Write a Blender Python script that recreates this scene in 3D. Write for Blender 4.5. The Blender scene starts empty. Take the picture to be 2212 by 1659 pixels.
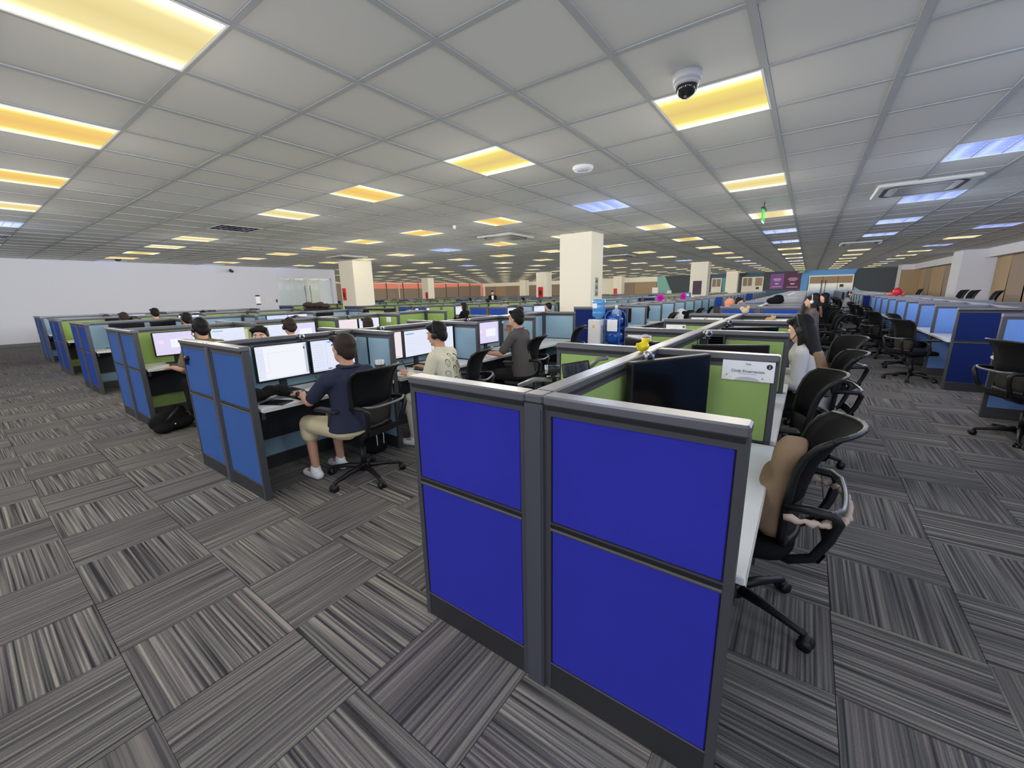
import bpy, bmesh, math, random
from mathutils import Vector, Matrix
random.seed(7)
PI = math.pi
scene = bpy.context.scene
COL = scene.collection

# ------------------------------------------------------------------ camera
F_PX, YAW, PITCH, ROLL = 871.7069, 0.6264, -0.2213, -0.0216
CAM = Vector((0.7189, -1.1495, 1.5353))
fw = Vector((-math.sin(YAW), math.cos(YAW), 0)); rt = Vector((math.cos(YAW), math.sin(YAW), 0)); up = Vector((0, 0, 1))
f2 = fw*math.cos(PITCH) + up*math.sin(PITCH); u2 = up*math.cos(PITCH) - fw*math.sin(PITCH)
r3 = rt*math.cos(ROLL) + u2*math.sin(ROLL); u3 = u2*math.cos(ROLL) - rt*math.sin(ROLL)
cd = bpy.data.cameras.new('camera'); cam = bpy.data.objects.new('camera', cd); COL.objects.link(cam)
cd.sensor_width = 36.0; cd.sensor_fit = 'HORIZONTAL'; cd.lens = F_PX*36.0/2212.0; cd.clip_start = 0.05; cd.clip_end = 200
m = Matrix((r3, u3, -f2)).transposed().to_4x4(); m.translation = CAM
cam.matrix_world = m
scene.camera = cam

def in_view(p, margin=0.06):
    d = Vector(p) - CAM
    z = d.dot(f2)
    if z <= 0.05: return None
    x = d.dot(r3)/z*F_PX/2212; y = d.dot(u3)/z*F_PX/2212
    if abs(x) > .5+margin or abs(y) > .375+margin: return None
    return z

# ------------------------------------------------------------------ world, exposure
w = bpy.data.worlds.new('world'); scene.world = w; w.use_nodes = True
w.node_tree.nodes['Background'].inputs[0].default_value = (0.5, 0.55, 0.65, 1)
w.node_tree.nodes['Background'].inputs[1].default_value = 0.3
vs = scene.view_settings
vs.view_transform = 'Standard'; vs.look = 'None'; vs.exposure = 0.0; vs.gamma = 1.0; vs.use_curve_mapping = False
LAMP_POWER = 10.5       # of each ceiling fixture over the nearer islands
FAR_POWER = 2.7         # of those far down the hall
LAMP_WARM = (1.0, 0.935, 0.815)
LAMP_COOL = (0.74, 0.82, 1.0)

# ------------------------------------------------------------------ dimensions
ZC = 3.129                                   # ceiling height
GX, GY, SX, SY = -1.4146, 2.7599, 0.841, 0.8582   # ceiling grid
TS, TX0, TY0 = 0.515, -1.085, -0.457         # carpet tile
HP = 1.2                                     # partition height
CW = 1.287                                   # workstation width
DX, YO = 3.154, 0.0656                       # island spacing
XW_L, XW_R, YB, YF, XFAR = -22.6, 7.75, 50.4, -6.0, -42.0

# ------------------------------------------------------------------ materials
def lin(c):
    c /= 255.0
    return c/12.92 if c <= 0.04045 else ((c+0.055)/1.055)**2.4
def rgb(r, g, b): return (lin(r), lin(g), lin(b), 1.0)
MATS = {}
def mat(name, col, rough=0.6, metal=0.0, emit=None, estr=1.0, spec=0.5, alpha=None, trans=0.0, ior=1.45, bump=None):
    if name in MATS: return MATS[name]
    M = bpy.data.materials.new(name); M.use_nodes = True
    b = M.node_tree.nodes['Principled BSDF']
    b.inputs['Base Color'].default_value = col
    b.inputs['Roughness'].default_value = rough
    b.inputs['Metallic'].default_value = metal
    b.inputs['Specular IOR Level'].default_value = spec
    b.inputs['IOR'].default_value = ior
    if trans: b.inputs['Transmission Weight'].default_value = trans
    if emit is not None:
        b.inputs['Emission Color'].default_value = emit; b.inputs['Emission Strength'].default_value = estr
    if alpha is not None: b.inputs['Alpha'].default_value = alpha
    if bump:
        nt = M.node_tree; tc = nt.nodes.new('ShaderNodeTexCoord'); n = nt.nodes.new('ShaderNodeTexNoise'); bp = nt.nodes.new('ShaderNodeBump')
        n.inputs['Scale'].default_value = bump[0]; bp.inputs['Strength'].default_value = bump[1]; bp.inputs['Distance'].default_value = 0.002
        nt.links.new(tc.outputs['Object'], n.inputs['Vector']); nt.links.new(n.outputs['Fac'], bp.inputs['Height']); nt.links.new(bp.outputs['Normal'], b.inputs['Normal'])
    MATS[name] = M
    return M

def fabric(name, col, k=0.10):
    M = mat(name, col, 0.9, spec=0.15)
    nt = M.node_tree; b = nt.nodes['Principled BSDF']
    tc = nt.nodes.new('ShaderNodeTexCoord'); n = nt.nodes.new('ShaderNodeTexNoise'); n.inputs['Scale'].default_value = 3.0; n.inputs['Detail'].default_value = 3
    mx = nt.nodes.new('ShaderNodeMix'); mx.data_type = 'RGBA'
    mx.inputs[6].default_value = tuple(c*(1-k) for c in col[:3])+(1,); mx.inputs[7].default_value = tuple(min(1, c*(1+k)) for c in col[:3])+(1,)
    n2 = nt.nodes.new('ShaderNodeTexNoise'); n2.inputs['Scale'].default_value = 900
    bp = nt.nodes.new('ShaderNodeBump'); bp.inputs['Strength'].default_value = 0.15; bp.inputs['Distance'].default_value = 0.001
    L = nt.links.new
    L(tc.outputs['Object'], n.inputs['Vector']); L(tc.outputs['Object'], n2.inputs['Vector']); L(n.outputs['Fac'], mx.inputs[0]); L(mx.outputs[2], b.inputs['Base Color'])
    L(n2.outputs['Fac'], bp.inputs['Height']); L(bp.outputs['Normal'], b.inputs['Normal'])
    return M

def carpet_mat(name, checker, contrast):
    """striped loop pile; the stripes run along local Y (or quarter-turned from tile to tile when checker)"""
    M = bpy.data.materials.new(name); M.use_nodes = True; nt = M.node_tree; N = nt.nodes.new; L = nt.links.new
    b = nt.nodes['Principled BSDF']; b.inputs['Roughness'].default_value = 0.95; b.inputs['Specular IOR Level'].default_value = 0.1
    tc = N('ShaderNodeTexCoord'); sep = N('ShaderNodeSeparateXYZ'); L(tc.outputs['Object'], sep.inputs[0])
    cmb = N('ShaderNodeCombineXYZ')
    def math_(op, a, b_=None, v=None):
        n = N('ShaderNodeMath'); n.operation = op
        L(a, n.inputs[0]) if not isinstance(a, (int, float)) else setattr(n.inputs[0], 'default_value', a)
        if b_ is not None: L(b_, n.inputs[1])
        if v is not None: n.inputs[1].default_value = v
        return n.outputs[0]
    x, y = sep.outputs['X'], sep.outputs['Y']
    if checker:
        ix = math_('FLOOR', math_('DIVIDE', math_('SUBTRACT', x, v=TX0), v=TS)); iy = math_('FLOOR', math_('DIVIDE', math_('SUBTRACT', y, v=TY0), v=TS))
        par = math_('FLOORED_MODULO', math_('ADD', ix, iy), v=2.0)
        mxx = N('ShaderNodeMix'); mxy = N('ShaderNodeMix')
        L(par, mxx.inputs[0]); L(y, mxx.inputs[2]); L(x, mxx.inputs[3])
        L(par, mxy.inputs[0]); L(x, mxy.inputs[2]); L(y, mxy.inputs[3])
        across, along = mxx.outputs[0], mxy.outputs[0]
        rnd = math_('ADD', math_('MULTIPLY', ix, v=7.31), math_('MULTIPLY', iy, v=3.77))
    else:
        across, along = x, y
        oi = N('ShaderNodeObjectInfo'); rnd = math_('MULTIPLY', oi.outputs['Random'], v=90.0)
    def stripes(freq, alongf, detail):
        c = N('ShaderNodeCombineXYZ'); L(math_('MULTIPLY', across, v=freq), c.inputs[0]); L(math_('MULTIPLY', along, v=alongf), c.inputs[1]); L(rnd, c.inputs[2])
        n = N('ShaderNodeTexNoise'); n.inputs['Scale'].default_value = 1.0; n.inputs['Detail'].default_value = detail; L(c.outputs[0], n.inputs['Vector'])
        return n.outputs['Fac']
    s1 = stripes(84, 1.0, 0); s2 = stripes(190, 2.0, 0); hue = stripes(26, .8, 0)
    ramp = N('ShaderNodeValToRGB'); el = ramp.color_ramp.elements
    lo = {1: [rgb(56, 56, 58), rgb(97, 95, 96), rgb(124, 121, 118), rgb(166, 160, 150)], 0: [rgb(66, 65, 68), rgb(97, 95, 96), rgb(118, 115, 113), rgb(149, 144, 137)], 2: [rgb(80, 79, 81), rgb(101, 99, 98), rgb(116, 113, 111), rgb(138, 134, 127)]}[contrast]
    el[0].position = .30; el[0].color = lo[0]; el[1].position = .72; el[1].color = lo[3]
    for p_, c_ in ((.43, lo[1]), (.55, lo[2])):
        e = el.new(p_); e.color = c_
    addn = math_('ADD', math_('MULTIPLY', s1, v=.62), math_('MULTIPLY', s2, v=.38))
    L(addn, ramp.inputs[0])
    tint = N('ShaderNodeMix'); tint.data_type = 'RGBA'; tint.blend_type = 'MULTIPLY'; tint.inputs[0].default_value = .8
    tr = N('ShaderNodeValToRGB'); tr.color_ramp.elements[0].position = .38; tr.color_ramp.elements[0].color = (.93, .88, .90, 1); tr.color_ramp.elements[1].position = .6; tr.color_ramp.elements[1].color = (.95, .97, .92, 1)
    L(hue, tr.inputs[0]); L(ramp.outputs[0], tint.inputs[6]); L(tr.outputs[0], tint.inputs[7])
    spk = N('ShaderNodeTexNoise'); spk.inputs['Scale'].default_value = 420; L(tc.outputs['Object'], spk.inputs['Vector'])
    m2 = N('ShaderNodeMix'); m2.data_type = 'RGBA'; m2.blend_type = 'OVERLAY'; m2.inputs[0].default_value = .5
    L(tint.outputs[2], m2.inputs[6]); L(spk.outputs['Fac'], m2.inputs[7])
    L(m2.outputs[2], b.inputs['Base Color'])
    bp = N('ShaderNodeBump'); bp.inputs['Strength'].default_value = .5; bp.inputs['Distance'].default_value = .002; L(addn, bp.inputs['Height']); L(bp.outputs['Normal'], b.inputs['Normal'])
    return M

def gradient_emit(name, c0, c1, c2, half, axis=1, s=1.0, s_edge=2.2):
    """diffuser: glow strongest along two opposite edges (where the tubes sit)"""
    M = bpy.data.materials.new(name); M.use_nodes = True; nt = M.node_tree; N = nt.nodes.new; L = nt.links.new
    for n in list(nt.nodes): nt.nodes.remove(n)
    out = N('ShaderNodeOutputMaterial'); em = N('ShaderNodeEmission'); L(em.outputs[0], out.inputs[0])
    tc = N('ShaderNodeTexCoord'); sep = N('ShaderNodeSeparateXYZ'); L(tc.outputs['Object'], sep.inputs[0])
    a = N('ShaderNodeMath'); a.operation = 'ABSOLUTE'; L(sep.outputs[axis], a.inputs[0])
    d = N('ShaderNodeMath'); d.operation = 'DIVIDE'; d.inputs[1].default_value = half; L(a.outputs[0], d.inputs[0])
    r = N('ShaderNodeValToRGB'); e = r.color_ramp.elements
    e[0].position = 0.0; e[0].color = c0; e[1].position = 1.0; e[1].color = c2
    k = e.new(.62); k.color = c1; k2 = e.new(.88); k2.color = c2
    L(d.outputs[0], r.inputs[0]); L(r.outputs[0], em.inputs[0])
    r2 = N('ShaderNodeMapRange'); r2.inputs[1].default_value = .55; r2.inputs[2].default_value = .95; r2.inputs[3].default_value = s; r2.inputs[4].default_value = s_edge
    L(d.outputs[0], r2.inputs[0]); L(r2.outputs[0], em.inputs[1])
    return M

M_WHITE = mat('white_paint', rgb(236, 236, 236), .7)
M_WALL = mat('wall_paint', rgb(196, 198, 208), .85)
M_CREAM = mat('column_paint', rgb(236, 230, 212), .8)
M_TILE = mat('ceiling_board', rgb(218, 218, 216), .9, bump=(60, .2))
M_BAR = mat('ceiling_bar', rgb(176, 180, 184), .8)
M_FRAME = mat('partition_frame', rgb(74, 75, 80), .45)
M_POST = mat('partition_post', rgb(82, 84, 92), .4)
M_KICK = mat('kick_plate', rgb(52, 52, 56), .5)
M_CAP = mat('aluminium_rail', rgb(118, 118, 124), .38, 0.55)
M_BEAD = mat('silver_bead', rgb(170, 170, 170), .3, 0.8)
M_DARK = mat('dark_groove', rgb(28, 28, 30), .6)
FAB = dict(blue_near_lit=fabric('blue_fabric_near_lit', rgb(56, 58, 178)), blue=fabric('blue_fabric_mid_lit', rgb(66, 104, 172)), navy=fabric('blue_fabric_shaded', rgb(26, 42, 100)),  # end-panel blues: one fabric, its different lighting painted into each colour
           blue_far_lit=fabric('blue_fabric_far_lit', rgb(42, 76, 165)), green=fabric('green_fabric', rgb(152, 178, 106)), sky=fabric('pale_blue_fabric', rgb(146, 176, 194)), sky_cool_lit=fabric('pale_blue_fabric_cool_lit', rgb(112, 150, 215)))  # last entry: the pale blue fabric with bluish lamplight painted into it
M_TOP = mat('white_laminate', rgb(240, 240, 242), .35)
M_EDGE = mat('laminate_edge', rgb(214, 212, 206), .4)
M_UNDER = mat('under_desk', rgb(44, 46, 52), .6)
M_BLK = mat('black_plastic', rgb(26, 26, 28), .45)
M_BLK2 = mat('charcoal_plastic', rgb(40, 40, 42), .5)
M_MESH = mat('black_mesh', rgb(20, 20, 22), .85, spec=.2)
M_OLIVE = mat('grey_mesh', rgb(58, 56, 52), .8, spec=.2)
M_SEAT = mat('seat_fabric', rgb(28, 28, 30), .95, spec=.1)
M_SILVER = mat('grey_trim', rgb(120, 120, 122), .35, .3)
M_GLOSS = mat('screen_off', rgb(14, 15, 18), .16)
M_PAPER = mat('paper', rgb(244, 244, 248), .7)
M_INK = mat('ink', rgb(40, 40, 52), .7)
M_GREYP = mat('grey_print', rgb(198, 200, 208), .7)
M_SCR = {k: mat('screen_'+k, (0, 0, 0, 1), .3, emit=rgb(*c), estr=1.0) for k, c in dict(white=(242, 244, 252), blue=(206, 220, 248), pale=(226, 232, 250), pink=(240, 226, 232), grey=(196, 202, 214), ink=(96, 100, 112), accent=(96, 170, 232), lilac=(222, 214, 246), teal=(150, 176, 190)).items()}

# ------------------------------------------------------------------ mesh helpers
class MB:
    def __init__(s): s.v = []; s.f = []; s.m = []; s.sm = []
    def add(s, vs_, fs_, mi=0, smooth=False):
        o = len(s.v); s.v += [tuple(p) for p in vs_]
        for f in fs_: s.f.append(tuple(i+o for i in f)); s.m.append(mi); s.sm.append(smooth)
        return s
    def box(s, x0, x1, y0, y1, z0, z1, mi=0, M=None):
        P = [(x0, y0, z0), (x1, y0, z0), (x1, y1, z0), (x0, y1, z0), (x0, y0, z1), (x1, y0, z1), (x1, y1, z1), (x0, y1, z1)]
        if M is not None: P = [tuple(M @ Vector(p)) for p in P]
        return s.add(P, [(0, 3, 2, 1), (4, 5, 6, 7), (0, 1, 5, 4), (1, 2, 6, 5), (2, 3, 7, 6), (3, 0, 4, 7)], mi)
    def rbox(s, x0, x1, y0, y1, z0, z1, r, mi=0, M=None):
        """box with its vertical edges and top and bottom rims rounded (chamfer r)"""
        ring = [(x0+r, y0), (x1-r, y0), (x1, y0+r), (x1, y1-r), (x1-r, y1), (x0+r, y1), (x0, y1-r), (x0, y0+r)]
        ins = lambda t: [(min(max(a, x0+r), x1-r), min(max(b, y0+r), y1-r)) if t else (a, b) for a, b in ring]
        cx, cy = (x0+x1)/2, (y0+y1)/2
        small = [(cx+(a-cx)*max(0, 1-2*r/max(1e-6, x1-x0)), cy+(b-cy)*max(0, 1-2*r/max(1e-6, y1-y0))) for a, b in ring]
        lv = [(small, z0), (ring, z0+r), (ring, z1-r), (small, z1)]
        P = [(a, b, z) for rg, z in lv for a, b in rg]
        if M is not None: P = [tuple(M @ Vector(p)) for p in P]
        F = [tuple(reversed(range(8))), tuple(range(24, 32))]
        for l in range(3):
            for i in range(8): F.append((l*8+i, l*8+(i+1) % 8, l*8+8+(i+1) % 8, l*8+8+i))
        return s.add(P, F, mi)
    def rings(s, rs, mi=0, smooth=True, close=True, caps=True):
        n = len(rs[0]); P = [p for r in rs for p in r]; F = []
        for l in range(len(rs)-1):
            for i in range(n if close else n-1): F.append((l*n+i, l*n+(i+1) % n, (l+1)*n+(i+1) % n, (l+1)*n+i))
        if caps and close: F += [tuple(reversed(range(n))), tuple(range((len(rs)-1)*n, len(rs)*n))]
        return s.add(P, F, mi, smooth)
    def cyl(s, p0, p1, r0, r1=None, n=10, mi=0, smooth=True):
        r1 = r0 if r1 is None else r1
        p0, p1 = Vector(p0), Vector(p1); d = (p1-p0).normalized(); a = d.orthogonal().normalized(); b = d.cross(a)
        return s.rings([[tuple(c+(a*math.cos(t)+b*math.sin(t))*r) for t in [2*PI*i/n for i in range(n)]] for c, r in ((p0, r0), (p1, r1))], mi, smooth)
    def tube(s, pts, r, n=8, mi=0, flat=None):
        pts = [Vector(p) for p in pts]; rs = []; ref = None
        for i, p in enumerate(pts):
            d = (pts[min(i+1, len(pts)-1)]-pts[max(i-1, 0)]).normalized()
            if ref is None: ref = d.orthogonal().normalized()
            ref = (ref - d*ref.dot(d)); ref = ref.normalized() if ref.length > 1e-6 else d.orthogonal().normalized()
            b = d.cross(ref); rr = r[i] if isinstance(r, (list, tuple)) else r
            rs.append([tuple(p+(ref*math.cos(t)+b*math.sin(t)*(flat or 1))*rr) for t in [2*PI*k/n for k in range(n)]])
        return s.rings(rs, mi)
    def cap(s, p0, r0, p1, r1, n=10, mi=0):
        """capsule with round ends and a taper"""
        p0, p1 = Vector(p0), Vector(p1); d = p1-p0; L_ = d.length
        d = d/L_ if L_ > 1e-6 else Vector((0, 0, 1)); a = d.orthogonal().normalized(); b = d.cross(a); rs = []
        seq = [(p0 - d*r0*math.cos(t), r0*max(.05, math.sin(t))) for t in (0.1, .55, 1.0)] + [(p0, r0), (p0.lerp(p1, .5), (r0+r1)/2), (p1, r1)] + [(p1 + d*r1*math.cos(t), r1*max(.05, math.sin(t))) for t in (1.0, .55, .1)]
        for c, r in seq: rs.append([tuple(c+(a*math.cos(t)+b*math.sin(t))*r) for t in [2*PI*k/n for k in range(n)]])
        return s.rings(rs, mi)
    def ell(s, c, r, n=14, m_=9, mi=0, rot=None):
        c = Vector(c); rs = []
        for j in range(m_):
            t = -PI/2*.97 + PI*.97*j/(m_-1)
            ring = [Vector((r[0]*math.cos(t)*math.cos(2*PI*k/n), r[1]*math.cos(t)*math.sin(2*PI*k/n), r[2]*math.sin(t))) for k in range(n)]
            if rot is not None: ring = [rot @ p for p in ring]
            rs.append([tuple(c+p) for p in ring])
        return s.rings(rs, mi)
    def poly(s, pts, mi=0): return s.add(pts, [tuple(range(len(pts)))], mi)
    def plate(s, pts, nrm, th, mi=0):
        nv = Vector(nrm)*th; n = len(pts); P = [tuple(Vector(p)) for p in pts]+[tuple(Vector(p)+nv) for p in pts]
        return s.add(P, [tuple(reversed(range(n))), tuple(range(n, 2*n))]+[(i, (i+1) % n, n+(i+1) % n, n+i) for i in range(n)], mi)
    def mesh(s, name, mats):
        me = bpy.data.meshes.new(name); me.from_pydata(s.v, [], s.f)
        for x in (mats if isinstance(mats, (list, tuple)) else [mats]): me.materials.append(x)
        me.polygons.foreach_set('material_index', s.m); me.polygons.foreach_set('use_smooth', s.sm)
        bm = bmesh.new(); bm.from_mesh(me); bmesh.ops.recalc_face_normals(bm, faces=bm.faces); bm.to_mesh(me); bm.free()
        me.update(); return me
    def build(s, name, mats, parent=None, loc=(0, 0, 0), rz=0): return link(name, s.mesh(name, mats), parent, loc, rz)

def link(name, data, parent=None, loc=(0, 0, 0), rz=0):
    o = bpy.data.objects.new(name, data); COL.objects.link(o); o.location = loc
    if rz: o.rotation_euler = (0, 0, rz)
    if parent is not None: o.parent = parent
    return o
def thing(name, label, cat, loc=(0, 0, 0), rz=0, group=None):
    o = link(name, None, None, loc, rz); o.empty_display_size = .1
    o['label'] = label; o['category'] = cat
    if group: o['group'] = group
    return o
def tag(o, label, cat, group=None):
    o['label'] = label; o['category'] = cat
    if group: o['group'] = group
    return o
def struct(o): o['kind'] = 'structure'; return o
def dup(root, loc, rz, label, group=None):
    r = root.copy(); COL.objects.link(r); r.location = loc; r.rotation_euler = (0, 0, rz); r['label'] = label
    if group: r['group'] = group
    elif 'group' in r: del r['group']
    for ch in root.children:
        c = ch.copy(); COL.objects.link(c); c.parent = r
        for g in ch.children:
            d = g.copy(); COL.objects.link(d); d.parent = c
    return r
ORD = ['first', 'second', 'third', 'fourth', 'fifth', 'sixth', 'seventh', 'eighth', 'ninth', 'tenth', 'eleventh', 'twelfth', 'thirteenth', 'fourteenth', 'fifteenth', 'sixteenth', 'seventeenth', 'eighteenth']
def text(body, size, loc, rot, parent, material, align='CENTER'):
    c = bpy.data.curves.new('lettering', 'FONT'); c.body = body; c.size = size; c.align_x = align; c.align_y = 'CENTER'; c.extrude = .0004; c.resolution_u = 3
    c.materials.append(material)
    tmp = bpy.data.objects.new('tmp', c); COL.objects.link(tmp)
    dg = bpy.context.evaluated_depsgraph_get(); dg.update()
    me = bpy.data.meshes.new_from_object(tmp.evaluated_get(dg)); me.name = 'lettering'
    bpy.data.objects.remove(tmp); bpy.data.curves.remove(c)
    o = bpy.data.objects.new('lettering', me); COL.objects.link(o); o.location = loc; o.rotation_euler = rot; o.parent = parent
    return o
# ================================================================== SETTING
# ------------------------------------------------------------------ floor with carpet tiles
C_STRONG = carpet_mat('carpet_bold_stripe', False, 1); C_SOFT = carpet_mat('carpet_soft_stripe', False, 0); C_FAR = carpet_mat('carpet_far', True, 2)
floor = struct(MB().box(XFAR-1, XW_R+1.5, YF-.2, YB+.3, -.12, -.004).build('floor', mat('screed', rgb(90, 88, 86), .9)))
cells = []
for i in range(-30, 14):
    for j in range(-4, 26):
        x, y = TX0+(i+.5)*TS, TY0+(j+.5)*TS
        z = in_view((x, y, 0))
        if z and x < 6.4: cells.append((z, i, j, x, y))
cells.sort(); near_cells = cells[:300]; taken = {(c[1], c[2]) for c in near_cells}
h = TS/2-.0012
tm = []
for cm in (C_STRONG, C_SOFT):
    tm.append(MB().rbox(-h, h, -h, h, -.004, .003, .0015).mesh('carpet_tile', cm))
for z, i, j, x, y in near_cells:
    par = (i+j) % 2
    o = link('carpet_tile', tm[0 if par == 0 else 1], floor, (x, y, 0)); o.rotation_euler = (0, 0, PI/2 if par == 0 else 0)
far = MB()
i0, i1, j0, j1 = int((XFAR-TX0)/TS)-1, int((XW_R+1-TX0)/TS)+1, int((YF-TY0)/TS), int((YB-TY0)/TS)+1
for j in range(j0, j1):
    run = None
    for i in range(i0, i1+1):
        free = (i, j) not in taken and i < i1
        if free and run is None: run = i
        if not free and run is not None:
            a, b = TX0+run*TS, TX0+i*TS; y = TY0+j*TS
            far.poly([(a, y, 0), (b, y, 0), (b, y+TS, 0), (a, y+TS, 0)]); run = None
o = far.build('carpet', C_FAR, floor); o['kind'] = 'stuff'

# ------------------------------------------------------------------ ceiling lamp grid: every third column, every fourth row of boards
def cx(i): return GX+(i+.5)*SX
def cy(j): return GY+(j+.5)*SY
BLUE = {(-2, 4), (4, 4), (4, 8), (4, 12), (4, 16), (4, 20), (1, 12), (1, 16), (1, 32), (7, 16), (7, 24), (7, 40), (-11, 8), (-26, 0), (-26, 4), (-26, 8), (-14, -4), (-20, -4), (-8, 16), (-2, 28), (-5, 24), (-2, 36), (-17, 16), (-14, 24), (7, 12), (7, 8), (7, 4)}
OFF = {(-11, 0), (-17, -4), (-26, -4)}
LAMPS = []
for i in range(-47, 8, 3):
    for j in range(-4, 56, 4):
        x, y = cx(i), cy(j)
        if i == -26 and j < 16: x += .75
        if x < XW_L+.4 and y < 13.6: continue
        if x < XFAR+.6: continue
        z = in_view((x, y, ZC), .03)
        if z is None: continue
        LAMPS.append((i, j, x, y, z))
lamp_cells = {(l[0], l[1]) for l in LAMPS}
AC = [(2.05, 8.75), (2.1, 19.75), (-6.55, 8.75), (-14.8, 8.95), (-6.6, 17.7)]
ac_cells = set()

# ------------------------------------------------------------------ ceiling
ceiling = struct(MB().box(XFAR-.5, XW_R+1.5, YF-.2, YB+.3, ZC+.10, ZC+.25).build('ceiling', M_WHITE))
cc = []
for i in range(-50, 12):
    for j in range(-10, 57):
        if (i, j) in lamp_cells or (i, j) in ac_cells: continue
        x, y = cx(i), cy(j)
        z = min([t for t in (in_view((x+a, y+b, ZC), .0) for a in (-.42, 0, .42) for b in (-.42, 0, .42)) if t] or [999])
        cc.append((z, i, j, x, y))
cc.sort()
a_, b_ = SX/2-.027, SY/2-.021
rnd = random.Random(3)
board = MB().rbox(-a_, a_, -b_, b_, 0, .012, .002).mesh('ceiling_board', M_TILE)
for z, i, j, x, y in cc[:300]:
    o = link('ceiling_board', board, ceiling, (x, y, ZC+.004+rnd.uniform(-.002, .003)))
far = MB()
for z, i, j, x, y in cc[300:]:
    far.poly([(x-a_, y-b_, ZC+.004), (x-a_, y+b_, ZC+.004), (x+a_, y+b_, ZC+.004), (x+a_, y-b_, ZC+.004)])
o = far.build('ceiling_boards', M_TILE, ceiling); o['kind'] = 'stuff'
gb = MB()
for i in range(-49, 12):
    x = GX+i*SX; gb.box(x-.026, x+.026, GY-10*SY, YB, ZC-.002, ZC+.012)
for j in range(-10, 57):
    y = GY+j*SY; gb.box(XFAR, XW_R+1.2, y-.020, y+.020, ZC-.001, ZC+.012)
o = gb.build('ceiling_grid', M_BAR, ceiling); o['kind'] = 'stuff'

# ------------------------------------------------------------------ walls
DOOR_Y0, DOOR_Y1 = 9.75, 12.85
wl = MB().box(XW_L-.3, XW_L, YF, DOOR_Y0, 0, ZC+.1).box(XW_L-.3, XW_L, DOOR_Y1, 13.1, 0, ZC+.1).box(XW_L-.3, XW_L, DOOR_Y0, DOOR_Y1, 2.62, ZC+.1)
struct(wl.build('wall_left', M_WALL))
struct(MB().box(XW_L, XW_L+.02, YF, DOOR_Y0, 0, .11).box(XW_L, XW_L+.02, DOOR_Y1, 13.1, 0, .11).build('baseboard_left', mat('baseboard_grey', rgb(92, 94, 98), .6)))
struct(MB().box(XFAR, XW_L-.3, 12.95, 13.1, 0, ZC+.1).build('wall_return', M_CREAM))
# room behind the glass door
struct(MB().box(XW_L-3.2, XW_L-3.0, 8.0, 12.95, 0, ZC).box(XW_L-3.2, XW_L-.3, 7.9, 8.0, 0, ZC).build('wall_office', M_WHITE))
struct(MB().box(XFAR-1, XW_R+1.5, YF-.3, YF, 0, ZC+.1).build('wall_front', M_WALL))
struct(MB().box(XFAR-.4, XFAR-.2, 12.95, YB, 0, ZC+.1).build('wall_far_left', M_CREAM))
M_SLATE = mat('slate_paint', rgb(70, 78, 84), .8); M_MINT = mat('mint_paint', rgb(128, 180, 168), .8); M_SKYP = mat('sky_paint', rgb(96, 156, 212), .8); M_NAVYP = mat('dusk_blue_paint', rgb(72, 96, 118), .8); M_TEAL = mat('teal_paint', rgb(100, 158, 166), .8); M_BLK_P = mat('ink_blue_paint', rgb(50, 56, 66), .8)
struct(MB().box(XFAR, -14.4, YB+.1, YB+.3, 0, ZC+.1).build('wall_back_far', M_CREAM))
struct(MB().box(-14.4, XW_R+1, YB, YB+.3, 0, ZC+.1).build('wall_back', M_SLATE))
def mural(name, pts, m, k):
    return struct(MB().plate([(x, YB-.002*k, z) for x, z in pts], (0, -.006, 0), 1).build(name, m))
mural('trim_1', [(4.2, 1.46), (6.3, .02), (4.2, .02)], M_MINT, 1)
mural('trim_2', [(.09, ZC), (4.3, ZC), (4.1, 2.64), (.85, 2.5), (.57, 2.42), (.5, .02), (-.58, .02)], M_SKYP, 1)
mural('trim_3', [(-14.4, ZC), (-13.5, ZC), (-12.15, .02), (-14.4, .02)], M_MINT, 1)
mural('trim_4', [(-8.3, ZC), (-3.3, ZC), (-3.3, 2.74), (-8.3, 2.72)], M_NAVYP, 1)
mural('trim_5', [(-7.3, 2.7), (-6.84, 2.7), (-6.8, .02), (-7.1, .02)], M_TEAL, 1)
mural('trim_6', [(-6.9, ZC), (-4.6, ZC), (-5.3, 2.72)], M_BLK_P, 4)
mural('trim_7', [(-3.2, 1.25), (.0, 1.25), (-.58, .02), (-3.2, .02)], M_NAVYP, 1)

# right side wall: pillars with window bays between them
M_BLIND = mat('roller_blind', rgb(160, 138, 110), .8); M_BLIND2 = mat('roller_blind_grey', rgb(142, 126, 112), .8); M_BAY = mat('bay_paint', rgb(168, 146, 118), .8)
wr_ = MB().box(XW_R+.35, XW_R+.6, YF, YB, 0, ZC+.1)
for a in (12.0, 28.5, 45.0):
    wr_.box(6.65, XW_R+.4, a, a+1.7, 0, ZC)
wr_.box(XW_R-.35, XW_R+.4, YF, YB, 2.72, ZC)
struct(wr_.build('wall_right', M_WALL))
rs = random.Random(5)
def blind_bay(name, y0, y1, x):
    """a window bay closed by a row of roller blinds with slits of dark between the cloths"""
    wdw = struct(MB().box(x+.16, x+.2, y0, y1, 0, 2.72).build(name, mat('window_dark', rgb(30, 30, 34), .2)))
    n = max(2, round((y1-y0)/1.9)); st = (y1-y0)/n
    for k in range(n):
        a, b = y0+k*st+.012, y0+(k+1)*st-.012
        sw = rs.uniform(-.02, .03)
        P = [(x+.06, a, 2.7), (x+.06, b, 2.7), (x+.08+sw, b-rs.uniform(0, .10), .25), (x+.08+sw, a+rs.uniform(0, .10), .25)]
        MB().plate(P, (.006, 0, 0), 1).cyl((x+.08, a, 2.69), (x+.08, b, 2.69), .03, n=8).build('roller_blind', M_BLIND if (k % 3) else M_BLIND2, wdw)
    return wdw
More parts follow.
